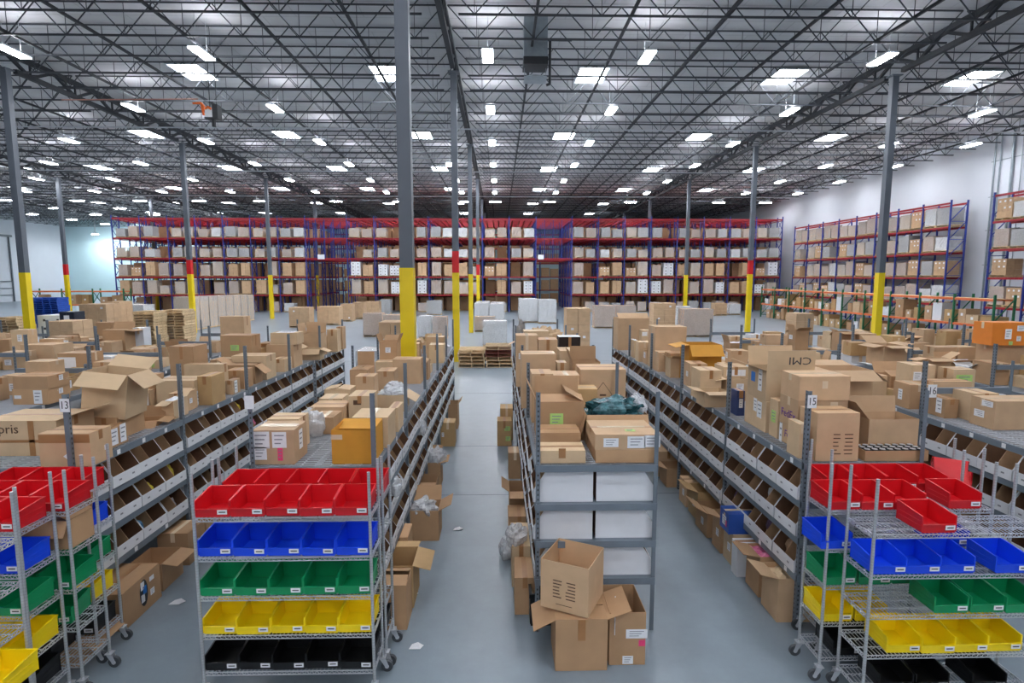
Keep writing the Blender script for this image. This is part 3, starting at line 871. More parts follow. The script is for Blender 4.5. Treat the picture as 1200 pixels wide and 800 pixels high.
# ---- C rack
P('C', 633, 686, 528, 5.5, dep=.3, lab='low tan box with open top seam at front left', id='C1', k=2, labels=[('f', .48, .8, .07, .1, TAPE, 'tape', False)])
P('C', 698, 771, 527, 5.5, dep=.58, lab='flat brown box under the labelled one at front right', id='C4L', k=1)
P('C', 697, 771, 509, 5.5, dep=.58, on='C4L', lab='flat box with white papers on its front, top of the pair', id='C4U', k=0, labels=[('f', .25, .48, .15, .09, W1), ('f', .65, .5, .18, .12, W1), ('f', .9, .55, .16, .12, W1), ('t', .5, .5, .5, .06, CTAPE, 'tape', False), ('t', .6, .25, .1, .08, GREENST)])
P('C', 630, 680, 507, 5.88, dep=.36, lab='box with gaping tape seam, second from front left', id='C2', k=1)
P('C', 629, 684, 471, 6.3, dep=.46, lab='open box with green barcode label', id='C3', k=1, flaps={'f': -78, 'b': 10, 'l': 25, 'r': -60}, labels=[('f', .42, .55, .15, .14, GREENST)])
P('C', 687, 759, 486, 6.14, dep=.5, lab='torn open box full of teal plastic film', id='C5', k=1, flaps={'f': 150, 'l': 165}, fill=(TEAL, .96), labels=[('f', .8, .8, .2, .07, W1)])
P('C', 672, 700, 456, 6.98, dep=.3, lab='yellowish box behind the teal film', id='C6b', k=3)
P('C', 617, 647, 460, 7.1, dep=.42, lab='plain lower box, left of two under the stamped pair', id='C9a', k=0)
P('C', 648, 669, 460, 7.1, dep=.42, lab='plain lower box, right of two under the stamped pair', id='C9b', k=0)
P('C', 616, 648, 438, 7.1, dep=.4, on='C9a', lab='box with white square label and stamp, left of pair', id='C8', k=0, labels=[('f', .5, .7, .08, .07, W1), ('f', .5, .4, .1, .1, BROWNINK, 'printed_mark', False)])
P('C', 649, 679, 440, 7.1, dep=.4, on='C9b', lab='box with white square label and stamp, right of pair', id='C7', k=0, labels=[('f', .5, .7, .08, .07, W1), ('f', .5, .35, .1, .05, BROWNINK, 'printed_mark', False)])
P('C', 680, 733, 433, 7.5, dep=.5, lab='large wide box with printed diamond outline', id='C6', k=0, jit=0)
P('C', 611, 651, 415, 7.9, dep=.4, lab='tall box with torn white label on its right', id='C10', k=0, labels=[('f', .75, .6, .12, .16, W1)])
P('C', 653, 664, 425, 7.9, dep=.25, lab='small box wedged behind the stamped pair', id='C11', k=2)
P('C', 671, 703, 424, 8.4, dep=.4, lab='open tray box behind the diamond box', id='C12b', k=1, flaps={'b': 5, 'l': 20})
P('C', 656, 698, 411, 9.0, dep=.55, lab='broad flat box beyond the open tray', id='C12', k=2)
P('C', 605, 630, 393, 9.5, dep=.4, lab='box with tiny white tag on the left edge', id='C14', k=0, labels=[('f', .18, .6, .05, .1, W1)])
P('C', 631, 653, 398, 9.5, dep=.4, lab='plain box left of the dark open box', id='C15', k=0)
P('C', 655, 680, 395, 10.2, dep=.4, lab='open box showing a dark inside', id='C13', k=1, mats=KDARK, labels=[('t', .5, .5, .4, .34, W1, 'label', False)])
P('C', 614, 643, 388, 10.9, dep=.4, lab='pale flat box', id='C16', k=2)
# ---- D rack
P('D', 957, 1007, 484, 5.5, dep=.33, lab='large box with brown printed panel at front of the rack', id='D1', k=0, stamp=('f', .62, .36, .2, .2))
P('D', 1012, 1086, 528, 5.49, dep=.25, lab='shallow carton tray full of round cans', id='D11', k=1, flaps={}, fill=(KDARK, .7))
P('D', 1017, 1075, 491, 5.76, dep=.36, lab='open topped box behind the can tray', id='D10', k=0, flaps={'b': 8, 'l': 40}, )
P('D', 936, 945, 497, 5.6, dep=.24, lab='narrow upright box behind sign fifteen', id='D2', k=2)
P('D', 934, 984, 504, 5.88, dep=.39, lab='purple lettered box at bottom of the three-high stack', id='D3', k=0, jit=0, labels=[('l', .95, .6, .06, .3, W1)])
P('D', 934, 992, 469, 5.88, dep=.39, on='D3', lab='purple lettered box in the middle of the three-high stack', id='D4', k=0, jit=0, labels=[('f', .72, .85, .08, .06, CTAPE, 'tape', False)])
P('D', 936, 995, 441, 5.87, dep=.4, on='D4', lab='taped box on top of the three-high stack', id='D4u', k=0, labels=[('f', .5, .65, .06, .08, CTAPE, 'tape', False)])
P('D', 911, 930, 470, 6.31, dep=.2, lab='slim upright box with green handwritten sticker', id='D5', k=2, labels=[('l', .5, .55, .1, .14, GREENST)])
P('D', 897, 930, 471, 6.56, dep=.58, lab='box with white papers under the big flapped box', id='D6', k=2, labels=[('l', .3, .65, .12, .2, W1), ('l', .5, .75, .09, .16, W1)])
P('D', 897, 953, 434, 6.58, dep=.5, on='D6', lab='big box with blue sticker and standing front flap', id='D7', k=2, flaps={'f': 2, 'l': 70, 'r': -70, 'b': 10}, labels=[('l', .68, .66, .11, .12, BLUEST, 'sticker', False), ('l', .3, .62, .1, .26, W1)])
P('D', 970, 1022, 434, 6.4, dep=.42, lab='open box with white flaps and round pink sticker', id='D8', k=0, flaps={'f': 118, 'l': 105, 'b': 80, 'r': 125}, labels=[('f', .78, .45, .06, .06, PINKST, 'sticker', False), ('f', .52, .3, .05, .22, W1)])
P('D', 994, 1040, 480, 6.14, dep=.24, lab='pale closed box behind the open topped one', id='D9', k=2)
P('D', 863, 872, 458, 7.4, dep=.2, lab='small navy blue carton with white label', id='D20', mats=mat('navy_card', (40, 60, 110), .5), labels=[('f', .5, .5, .05, .12, W1)])
P('D', 825, 852, 459, 7.9, dep=.34, lab='open box with wide white flap above the aisle', id='D16', k=2, flaps={'f': 95, 'l': 80})
P('D', 820, 845, 434, 8.35, dep=.4, lab='plain box beyond the white flap', id='D15', k=2)
P('D', 847, 876, 430, 8.7, dep=.4, lab='box with white top near a grey post', id='D19', k=2, labels=[('f', .5, .8, .3, .1, W1, 'label', False)])
P('D', 807, 845, 404, 9.8, dep=.5, lab='tall amber box with grey lid flap', id='D12', mats=KOR, flaps={'f': 140, 'l': 100})
P('D', 785, 800, 420, 10.3, dep=.3, lab='small open box with leaning flap', id='D14', k=2, flaps={'f': 60, 'r': 40, 'l': 60})
P('D', 767, 804, 383, 11.3, dep=.5, lab='big tall box left of the amber box', id='D13', k=0)
P('D', 748, 762, 401, 12.3, dep=.3, lab='slim pale box among papers', id='D17', k=2)
P('D', 736, 747, 399, 12.9, dep=.3, lab='slim box of standing papers', id='D17b', k=2, flaps={}, fill=(PAPER, 1.0))
P('D', 724, 760, 373, 14.3, dep=.6, lab='wide open box with white edge at far end', id='D18', k=0, flaps={'f': -60})
P('D', 752, 766, 387, 13.6, dep=.3, lab='box with white lid near far end', id='D18b', k=2, labels=[('f', .5, .85, .3, .1, W1, 'label', False)])
# ---- E rack
P('E', 1164, 1228, 470, 6.62, dep=.36, lab='large box with two white labels on its left side', id='E5', k=0, flaps=None, labels=[('l', .3, .85, .16, .07, W1), ('l', .6, .45, .15, .09, W1)])
P('E', 1139, 1168, 461, 7.02, dep=.34, lab='plain box with centre crease', id='E4', k=2)
P('E', 1106, 1121, 468, 7.2, dep=.36, lab='small reddish box with white label at the post', id='E3', k=1, labels=[('l', .3, .6, .1, .2, W1)])
P('E', 1091, 1136, 447, 7.75, dep=.4, lab='broad box with white label on its left', id='E2', k=0, labels=[('l', .5, .55, .12, .24, W1)])
P('E', 1042, 1092, 441, 8.6, dep=.4, lab='open box with dark gap at its top', id='E1', k=1, flaps={'f': -70, 'b': 30}, labels=[('l', .4, .5, .12, .2, W1)])
P('E', 1115, 1141, 433, 7.98, dep=.3, lab='box with bright green label', id='E8', k=2, labels=[('f', .5, .7, .24, .16, GREENST)])
P('E', 1085, 1112, 420, 8.4, dep=.4, lab='open box with slanted white flaps', id='E7', k=0, flaps={'f': 110, 'l': 100, 'r': 60})
P('E', 1034, 1060, 405, 9.38, dep=.45, lab='open box with wide pale flaps raised', id='E6', k=0, flaps={'f': 95, 'l': 100, 'r': 80, 'b': 60})
P('F', 1141, 1153, 427, 10.3, dep=.4, lab='column of flat cartons, left one', id='F1', k=2, labels=[('f', .7, .7, .1, .1, W1), ('f', .7, .3, .1, .1, W1)])
P('F', 1154, 1167, 427, 10.3, dep=.4, lab='column of flat cartons, right one', id='F1b', k=1)
P('F', 1168, 1202, 428, 9.8, dep=.42, lab='stack of flat tan cartons at right edge', id='F2', k=2)
P('F', 1163, 1206, 404, 10.0, dep=.4, on='F2', lab='plain box under the orange carton', id='F3', k=0)
P('F', 1161, 1206, 378, 9.9, dep=.42, on='F3', lab='bright orange carton with paper labels', id='F4', mats=KORANGE, labels=[('f', .42, .5, .12, .18, W1), ('f', .75, .75, .16, .1, W1), ('f', .7, .3, .08, .09, W1), ('f', .5, .1, .07, .07, GREENST)])
# ---- Z, Y racks
P('Z', 17, 58, 456, 8.3, dep=.42, lab='lower of two stacked flat boxes', id='Z1', k=1, labels=[('f', .72, .5, .12, .2, W1), ('f', .15, .5, .1, .05, W1), ('r', .6, .7, .08, .08, W1)])
P('Z', 17, 58, 441, 8.3, dep=.42, on='Z1', lab='upper of two stacked flat boxes', id='Z2', k=1, labels=[('r', .6, .7, .08, .08, W1)])
P('Z', 70, 105, 414, 9.95, dep=.4, lab='white fronted carton beside a wrapped bundle', id='Z3', k=1, labels=[('f', .3, .5, .3, .4, W1, 'label', False)])
P('Z', 112, 132, 418, 10.85, dep=.3, lab='white carton right of a grey post', id='Z4', mats=WCARD)
P('Z', 134, 156, 424, 10.6, dep=.4, lab='open box with front flap out', id='Z5', k=1, flaps={'r': 120, 'f': 100}, labels=[('f', .1, .5, .1, .2, GREENST)])
P('Z', 259, 287, 371, 14.7, dep=.4, lab='tall box with white right edge at the far end', id='Z6', k=0)
P('Y', 122, 148, 387, 14.2, dep=.4, lab='red brown box with raised back flap', id='Y1', k=1, flaps={'b': 20, 'r': 95, 'f': -85})
P('Y', 28, 68, 404, 12.0, dep=.5, lab='bulging paper wrapped bundle', id='Y2', k=0, jit=.05, tape=False)
P('Y', 158, 170, 384, 14.6, dep=.3, lab='white stacked carton beside the red brown box', id='Y3', mats=WCARD)

OCC = {}
def solve():
    done = {}
    for s in SPECS:
        base = SZ[0] + .002
        if s['on']: base = done[s['on']]['top'] + .002
        elif s['zb'] is not None: base = s['zb']
        y = s['y'] if s['y'] is not None else on_z((s['uL'] + s['uR']) / 2, s['vB'], base).y
        row = s['row']; x0r, x1r = ROWS[row]
        for _ in range(40):
            a = on_y(s['uL'], (s['vT'] + 30), y); b = on_y(s['uR'], (s['vT'] + 30), y)
            z1 = on_y((s['uL'] + s['uR']) / 2, s['vT'], y).z
            x0, x1, y0, y1 = a.x, b.x, y, y + s['dep']
            for k in range(6):
                yp = Y0 + k * BAY
                if y0 < yp + .055 and y1 > yp - .012 and k:
                    x0 = max(x0, x0r + .052) if x0 > x0r - .3 else x0; x1 = min(x1, x1r - .052) if x1 < x1r + .3 else x1
            z1 = max(z1, base + .06)
            hit = None
            for o in OCC.setdefault(row, []):
                if o.get('id') and o['id'] == s['on']: continue
                if x0 < o['x1'] - .004 and x1 > o['x0'] + .004 and y0 < o['y1'] - .004 and y1 > o['y0'] + .004 and base < o['z1'] - .004 and z1 > o['z0'] + .004:
                    hit = o; break
            if not hit: break
            # trim the nearer one if there is room, else push back
            if hit['y0'] < y0 and y0 - hit['y0'] > .18 and not hit.get('built'):
                hit['y1'] = y0 - .006
            elif y0 < hit['y0'] and hit['y0'] - y0 > .18:
                s['dep'] = hit['y0'] - y0 - .006
            else:
                y = hit['y1'] + .006
        o = dict(x0=x0, x1=x1, y0=y0, y1=y + s['dep'], z0=base, z1=z1, id=s['id'], s=s, top=z1)
        OCC[row].append(o)
        if s['id']: done[s['id']] = o
    return done
DONE = solve()
BYROW = {}
for row, lst in OCC.items():
    lst.sort(key=lambda o: o['y0'])
    for o in lst:
        s = o['s']
        w = o['x1'] - o['x0']; d = o['y1'] - o['y0']; h = o['z1'] - o['z0']
        lab = s['lab']
        if len(lab.split()) < 13 and 'rack' not in lab: lab = lab + ', ' + ROWN[row]
        lab = ' '.join(lab.split()[:16])
        o['t'] = carton(lab, w, d, h, ((o['x0'] + o['x1']) / 2, (o['y0'] + o['y1']) / 2, o['z0']), group=None, **s['kw'])
        o['w'], o['d'], o['h'] = w, d, h
def T(i): return DONE[i]
# special prints and details
def on_face(i, s, size, m, face, cx, cz, roll=0, name='printed_text', scale=(1, 1, 1)):
    o = T(i); w, d, h = o['w'], o['d'], o['h']
    if face == 'f': return text_mesh(s, size, m, o['t'], (-w / 2 + w * cx, -d / 2 - .002, h * cz), (R(90), R(roll), 0), name, scale=scale)
    return text_mesh(s, size, m, o['t'], (-w / 2 - .0025, d / 2 - d * cx, h * cz), (R(90), R(roll), R(-90)), name, scale=scale)
on_face('A1', 'pris', .14, BROWNINK, 'f', .36, .76)
on_face('D3', 'FedEx', .115, PURPLE, 'l', .62, .5)
on_face('D4', 'FedEx', .125, PURPLE, 'l', .5, .4)
on_face('D4', 'FedEx', .125, PURPLE, 'f', .38, .4)
f7 = [c for c in T('D7')['t'].children if c.name.startswith('flap')][0]
text_mesh('CMI', .13, INK, f7, (.1, -.0065, .12), (R(90), R(180), 0), 'handwriting', scale=(1.25, 1, 1))
# band of tape and white diamond on the A2 box
o = T('A2'); w, d, h = o['w'], o['d'], o['h']
MB().box(-w / 2 + .002, w / 2, -d / 2 - .002, -d / 2 - .0005, h * .72, h - .01).build('tape', TAPE, o['t'])
MB().add([(.02, -d / 2 - .002, h * .22), (.06, -d / 2 - .002, h * .31), (.02, -d / 2 - .002, h * .40), (-.02, -d / 2 - .002, h * .31)], [(0, 1, 2, 3)]).build('diamond_label', PAPER, o['t'])
o = T('A1'); w, d, h = o['w'], o['d'], o['h']
MB().box(w * .12, w * .2, -d / 2 - .002, -d / 2 - .0005, 0, h).box(-w / 2, w / 2, -d / 2 - .002, -d / 2 - .0005, h * .38, h * .46).build('tape', TAPE, o['t'])
b = MB()
for p, q in (((w * .27, h * .12), (w * .36, h * .45)), ((w * .36, h * .12), (w * .27, h * .45)), ((w * .26, h * .08), (w * .26, h * .55)), ((w * .26, h * .55), (w * .42, h * .7))):
    b.bar((p[0], -d / 2 - .002, p[1]), (q[0], -d / 2 - .002, q[1]), .006, .006)
b.build('ink_cross', INK, o['t'])
f = flap(o['t'], w, d, h, 'r', 70, .2, KR[2])
# diamond outline on C6
o = T('C6'); w, d, h = o['w'], o['d'], o['h']
b = MB(); pts = [(-.2, .45), (0, .72), (.2, .45), (0, .2)]
for i in range(4):
    p, q = pts[i], pts[(i + 1) % 4]
    b.bar((w * p[0], -d / 2 - .002, h * p[1]), (w * q[0], -d / 2 - .002, h * q[1]), .004, .006)
b.box(-w * .07, w * .07, -d / 2 - .003, -d / 2 - .001, h * .42, h * .46)
b.build('printed_diamond', BROWNINK, o['t'])
# tilt some boxes
T('A3')['t'].rotation_euler = (R(0), R(7), R(4))
o = CARTO['L2'].location
fbox_l = carton('open brown carton with plastic wrap on the second shelf of the third nearest left cart', .36, .29, .25, (o.x + .52, o.y + .175, CS[1] + OFF['L2'] + .006), 0, 1, {'r': -60, 'f': 150, 'b': 10}, fill=(PLASTIC, .85))
T('A5')['t'].rotation_euler = (R(0), R(0), R(12))
# cans in the tray
o = T('D11'); x0, x1, y0, y1 = o['x0'] + .05, o['x1'] - .05, o['y0'] + .05, o['y1'] - .05
canm = mat('dark_can', (44, 48, 54), .35, .3)
tc = thing('drink_can', '', 'can'); c = MB().tube((0, 0, 0), (0, 0, .1), .03, 16); c.build('can_body', canm, tc)
MB().tube((0, 0, .1), (0, 0, .104), .026, 16).build('can_lid', CHROME, tc)
CP = Proto(tc); n = 0
nx = 8; ny = 3
for j in range(ny):
    for i in range(nx):
        n += 1
        CP.put((x0 + (x1 - x0) * i / (nx - 1), y0 + (y1 - y0) * j / (ny - 1), o['z0'] + .012), 0, 'dark can, %s from left in the %s row of the carton tray' % (nth(i + 1), nth(j + 1)), 'cans in the tray')

# ---- lumpy bags
def lump(label, loc, size, m, seed=0, cat='plastic bag', name='plastic_bag', amp=.25, n=14):
    r = random.Random(seed)
    ph = [(r.uniform(2, 5), r.uniform(2, 5), r.uniform(0, 6)) for _ in range(5)]
    b = MB(); rows = []
    for i in range(n + 1):
        th = math.pi * i / n
        row = []
        for j in range(2 * n):
            fi = math.pi * j / n
            d = Vector((math.sin(th) * math.cos(fi), math.sin(th) * math.sin(fi), math.cos(th)))
            s = 1 + amp * sum(math.sin(a * d.x * 2 + c) * math.cos(e * d.y * 2 + d.z * a + c) for a, e, c in ph) / 3
            row.append((d.x * s * size[0] / 2, d.y * s * size[1] / 2, max(0, (d.z * s + .75) * size[2] / 1.75)))
        rows.append(row)
    for i in range(n):
        for j in range(2 * n):
            k = (j + 1) % (2 * n)
            b.add([rows[i][j], rows[i + 1][j], rows[i + 1][k], rows[i][k]], [(0, 1, 2, 3)], smooth=True)
    o = b.build(name, m, None, loc)
    tag(o, label, cat); return o
o = T('C5')
lump('heap of shiny teal plastic film bulging from the torn box', ((o['x0'] + o['x1']) / 2 + .03, o['y0'] + .27, o['z1'] - .06), (.62, .44, .2), TEAL, 3, 'plastic film', 'plastic_film', .3)
lump('clear plastic bag hanging over the right end of the teal film', (o['x1'] - .05, o['y0'] + .3, o['z1'] - .06), (.2, .3, .22), PLASTIC, 4)
o = T('B15')
lump('crumpled blue white plastic bag on the open box behind the middle cart', ((o['x0'] + o['x1']) / 2 + .05, o['y0'] + .15, o['z1'] - .03), (.3, .24, .12), PLASTIC, 5)
lump('crumpled white plastic bag behind the blue white one', ((o['x0'] + o['x1']) / 2, o['y0'] + .35, o['z1'] - .03), (.26, .2, .16), PLASTIC, 6)
o = T('B3')
lump('loose clear plastic wrap on the middle cart rack, left side', (o['x0'] + .3, o['y1'] + .3, SZ[0]), (.26, .24, .28), PLASTIC, 7)
lump('clear plastic bag hanging out of a shelf bin beside the middle cart', (-1.2, 6.35, 1.12), (.16, .24, .2), PLASTIC, 31)
lump('second clear plastic bag hanging out of the bins farther up the main aisle', (-1.2, 8.6, 1.2), (.14, .22, .22), PLASTIC, 32)
o = T('C14')
lump('crumpled brown packing paper heap on the far end of the rack with white end panels', (1.0, 13.2, SZ[0] + .3), (.8, .5, .35), KR[2], 8, 'packing paper', 'packing_paper', .5)
lump('grey bag standing at the far left corner of the rack with white end panels', (.55, 14.3, SZ[0]), (.28, .25, .75), mat('grey_fabric_bag', (150, 146, 142), .8), 9, 'bag', 'fabric_bag', .2)

# ---- random fill further back on the racks
def fill(row, ya, yb, xa=None, xb=None, n=40, hmax=.5, seed=1, far=False):
    r = random.Random(seed)
    x0, x1 = ROWS[row]; xa = x0 if xa is None else xa; xb = x1 if xb is None else xb
    out = []
    tries = 0
    while len(out) < n and tries < n * 14:
        tries += 1
        w = r.uniform(.26, .5); d = r.uniform(.25, .45); h = r.uniform(.16, hmax)
        x = r.uniform(xa + .02, max(xa + .03, xb - w - .02)); y = r.uniform(ya, yb - d)
        if x + w > xb + .03: continue
        base = SZ[0] + .002; bad = False
        hits = [o for o in OCC.setdefault(row, []) if x < o['x1'] + .01 and x + w > o['x0'] - .01 and y < o['y1'] + .01 and y + d > o['y0'] - .01]
        if row == 'B' and y < 11.95 and y + d > 11.05 and x < -1.4 and x + w > -2.3: continue
        for k in range(6):
            yp = Y0 + k * BAY
            if y < yp + .06 and y + d > yp - .04 and (x < x0 + .06 or x + w > x1 - .06): bad = True
            if row in 'ZYXEFG' and k and y < yp + .04 and y + d > yp - .04 and base + h > 2.0 : bad = True
        if bad: continue
        if hits:
            if len(hits) == 1 and r.random() < .35:
                o = hits[0]
                if o.get('fill') and o['x0'] - .04 <= x and x + w <= o['x1'] + .04 and o['y0'] - .04 <= y and y + d <= o['y1'] + .04 and not o.get('open') and o['z1'] < 2.3:
                    base = o['z1'] + .003; o['open'] = True
                else: continue
            else: continue
        fl = None
        nearpost = any(y < Y0 + q * BAY + .3 and y + d > Y0 + q * BAY - .3 for q in range(6)) and (x < x0 + .3 or x + w > x1 - .3)
        if r.random() < .42 and not nearpost:
            fl = {s: r.choice([100, 115, 60, -85, 130, 20]) for s in 'fblr' if r.random() < .7}
        o = dict(x0=x, x1=x + w, y0=y, y1=y + d, z0=base, z1=base + h, fill=True, open=fl is not None)
        OCC[row].append(o); out.append((o, w, d, h, fl))
    out.sort(key=lambda q: q[0]['y0'])
    for i, (o, w, d, h, fl) in enumerate(out):
        k = r.choice([0, 0, 1, 2, 2, 3])
        labs = []
        if r.random() < .7: labs.append((r.choice('fflr'), r.uniform(.25, .75), r.uniform(.4, .7), r.uniform(.08, .15), r.uniform(.08, .15), GREENST if r.random() < .1 else PAPER))
        if far:
            far_carton(w, d, h, ((o['x0'] + o['x1']) / 2, (o['y0'] + o['y1']) / 2, o['z0']), k, (r.uniform(.3, .7), .55, .05) if r.random() < .5 else None, r.random() < .08)
            continue
        kind = 'open' if fl is not None else 'closed'
        wh = r.random() < .07
        lab = '%s %s carton, %s of its kind from the near end, %s' % (kind, 'white' if wh else 'tan', nth(sum(1 for q in out[:i + 1] if (q[4] is not None) == (fl is not None))), ROWN[row])
        carton(lab, w, d, h, ((o['x0'] + o['x1']) / 2, (o['y0'] + o['y1']) / 2, o['z0']), R(r.uniform(-4, 4)), k, fl, labs, mats=WCARD if wh else None,
               group='cartons on the %s' % ROWN[row], fill=(PAPER, r.uniform(.6, .95)) if fl is not None and r.random() < .4 else None)
fill('A', 8.9, 15.1, -5.36, -4.75, 12, .42, 1)
fill('A', 12.0, 15.1, None, None, 12, .5, 2)
fill('A', 7.6, 8.8, -5.36, -4.9, 3, .3, 12)
fill('B', 9.9, 15.1, None, None, 16, .42, 3)
fill('C', 9.9, 15.1, None, None, 18, .48, 4)
fill('D', 6.9, 15.1, 3.5, 4.26, 22, .42, 5)
fill('D', 8.2, 15.1, None, None, 16, .42, 15)
fill('E', 7.5, 15.1, None, None, 34, .42, 6)
fill('F', 7.9, 15.1, None, None, 46, .5, 7)
fill('G', 9.5, 15.1, None, None, 36, .55, 8, True)
fill('Z', 8.3, 15.1, None, None, 34, .40, 9)
fill('Y', 11.0, 15.1, None, None, 24, .45, 10)
fill('X', 13.3, 15.1, None, None, 14, .5, 11, True)

# ---- goods lying in the shelf bins
gm = [mat('pink_pack', (226, 120, 160), .4), mat('sky_blue_pack', (110, 170, 215), .4), mat('grey_pack', (150, 150, 152), .5), mat('yellow_pack', (214, 196, 60), .4), mat('tan_pack', (186, 150, 120), .6), mat('violet_pack', (110, 90, 120), .5), mat('olive_pack', (120, 130, 80), .5), mat('red_pack', (190, 40, 50), .5)]
gn = ['pink', 'light blue', 'grey', 'yellow', 'tan', 'violet', 'olive', 'red']
def goods():
    r = random.Random(5)
    big = [('A', 1, 3, 0, 'heap of pink pads in the upper shelf bins behind the left carts', 7.1)]
    for row, sd in (('A', 1), ('D', 0), ('B', 1)):
        x0, x1 = ROWS[row]
        cnt = {}
        for li in (1, 2, 3):
            for k in range(20):
                if r.random() > (.48 if k < 8 else .34): continue
                g = r.choice([0, 1, 2, 2, 2, 3, 4, 4, 5, 6, 7, 2, 2]) if not (row == 'A' and li == 1 and k == 3) else 0
                y = Y0 + (k // 4) * BAY + .286 + (k % 4) * .468 + r.choice((-.11, .11))
                if row == 'B' and abs(y - 11.5) < .5: continue
                x = x1 - .17 if sd else x0 + .17
                cnt[(li, g)] = cnt.get((li, g), 0) + 1
                m = PLASTIC if g == 2 else gm[g]
                lump('small %s pack, %s from near end, %s bin row, %s' % (gn[g], nth(cnt[(li, g)]), LV[li], ROWN[row]),
                     (x, y, SZ[li] + .01), (.16, .17, r.uniform(.12, .22)), m, r.randint(0, 999), 'packed goods', 'goods_pack', .25, 7)
goods()

# ---- boxes standing on the floor
def fbox(label, x0, x1, y0, y1, h, z=0., **kw):
    return carton(label, x1 - x0, y1 - y0, h, ((x0 + x1) / 2, (y0 + y1) / 2, z + .001), **kw)
t = fbox('long brown box with an oval window of blue bottles on the left aisle floor', -4.30, -3.86, 5.55, 6.2, .4, k=1, labels=[('r', .75, .78, .08, .05, W1), ('r', .75, .4, .07, .07, W1)])
b = MB(); n = 16
b.add([(.2215, .02 + .07 * math.cos(2 * math.pi * i / n), .22 + .15 * math.sin(2 * math.pi * i / n)) for i in range(n)], [tuple(range(n))])
b.build('oval_window', DUCTB, t)
for i, (yy, zz) in enumerate(((.0, .17), (.035, .25), (.0, .31))): 
    MB().box(.2222, .2232, yy - .03, yy + .03, zz - .05, zz + .04).build('bottle_print', [PAPER, BLUEST, PAPER][i], t)
fbox('open brown box with a wide flap on the left aisle floor', -4.28, -3.90, 6.30, 6.72, .33, k=1, flaps={'r': 98, 'f': 100})
fbox('taller box behind the open one on the left aisle floor', -4.3, -3.92, 6.9, 7.3, .42, k=1, labels=[('r', .5, .5, .08, .1, W1)])
fbox('closed box deep under the left aisle shelves, third along', -4.4, -4.0, 7.5, 7.95, .4, k=1)
fbox('low torn box with bottles beneath the left carts', -4.30, -3.92, 5.0, 5.43, .26, k=1, flaps={'r': 120}, fill=(PLASTIC, .9))
fbox('tall box at the end of the middle rack on the aisle floor', -1.32, -.96, 5.51, 5.86, .48, k=1, flaps={'l': 3, 'b': -70, 'f': -80})
fbox('tall open box with flap spread into the main aisle', -1.36, -.95, 5.90, 6.36, .485, k=3, flaps={'r': 105, 'b': 100}, mats=None)
fbox('narrow box under the middle rack shelves beside the main aisle', -1.36, -1.12, 6.6, 7.0, .48, k=1)
t = fbox('open box heaped with bubble wrap in the main aisle', -1.24, -.84, 7.5, 7.92, .43, k=1, flaps={'r': 62, 'b': 30})
lump('heap of clear bubble wrap spilling over the open aisle box', (-1.06, 7.68, .33), (.4, .38, .2), PLASTIC, 21, 'bubble wrap', 'bubble_wrap', .3)
fbox('box with pale flap hanging into the main aisle', -1.30, -.98, 8.5, 8.9, .46, k=1, flaps={'f': 118})
t = fbox('box with plastic bag on top by the main aisle', -1.30, -1.02, 9.5, 9.9, .44, k=1, flaps={'r': 80, 'b': 10})
lump('clear plastic bag slumped over the box by the main aisle', (-1.1, 9.65, .36), (.36, .32, .3), PLASTIC, 22)
fbox('olive tan box farther along the left side of the main aisle', -1.26, -.96, 11.9, 12.3, .52, k=3, labels=[('f', .15, .5, .05, .1, W1)])
fbox('dusty box beyond the olive tan box, main aisle left side', -1.28, -1.0, 13.3, 13.8, .6, k=1, flaps={'r': 40})
# right side of main aisle
fbox('box with green label jutting into the main aisle, far right side', -.05, .26, 11.9, 12.3, .55, k=3, labels=[('f', .7, .7, .12, .1, GREENST), ('f', .75, .3, .1, .1, GREENST)])
fbox('second greenish box stacked behind the green labelled aisle box', .02, .3, 12.35, 12.8, .72, k=3)
fbox('small box against the right rack in the main aisle, middle', .16, .40, 9.9, 10.3, .48, k=1)
fbox('open box with ragged flaps against the right rack in the main aisle', .14, .42, 8.0, 8.45, .5, k=1, flaps={'l': 55, 'f': 95})
fbox('brown carton lying behind the ragged open box, main aisle right', .12, .42, 7.45, 7.85, .36, k=1)
fbox('slim wrapped carton leaning by the right rack near the front', .14, .36, 6.3, 6.95, .5, k=2)
fbox('low brown carton before the slim one by the right rack', .16, .38, 5.75, 6.2, .42, k=1)
lump('clear plastic sack on the floor by the right rack of the main aisle', (.14, 7.0, 0.), (.3, .34, .32), PLASTIC, 23)
lump('clear plastic bag draped on the slim carton by the right rack', (.2, 6.5, .44), (.26, .4, .22), PLASTIC, 24)
t = thing('plastic_crate', 'black plastic crate under the left end of the white panelled rack', 'crate', (.52, 5.80, .001))
b = MB()
b.box(-.2, .2, -.25, .25, 0, .02)
for s in (-1, 1):
    b.box(s * .2 - .008, s * .2 + .008, -.25, .25, .02, .34); b.box(-.2, .2, s * .25 - .008, s * .25 + .008, .02, .34)
    b.box(s * .2 - .015, s * .2 + .015, -.26, .26, .31, .35)
b.box(-.21, .21, -.265, -.24, .31, .35).build('crate_body', BLACK, t)
MB().box(-.03, .05, -.2615, -.259, .16, .24).build('crate_label', PAPER, t)
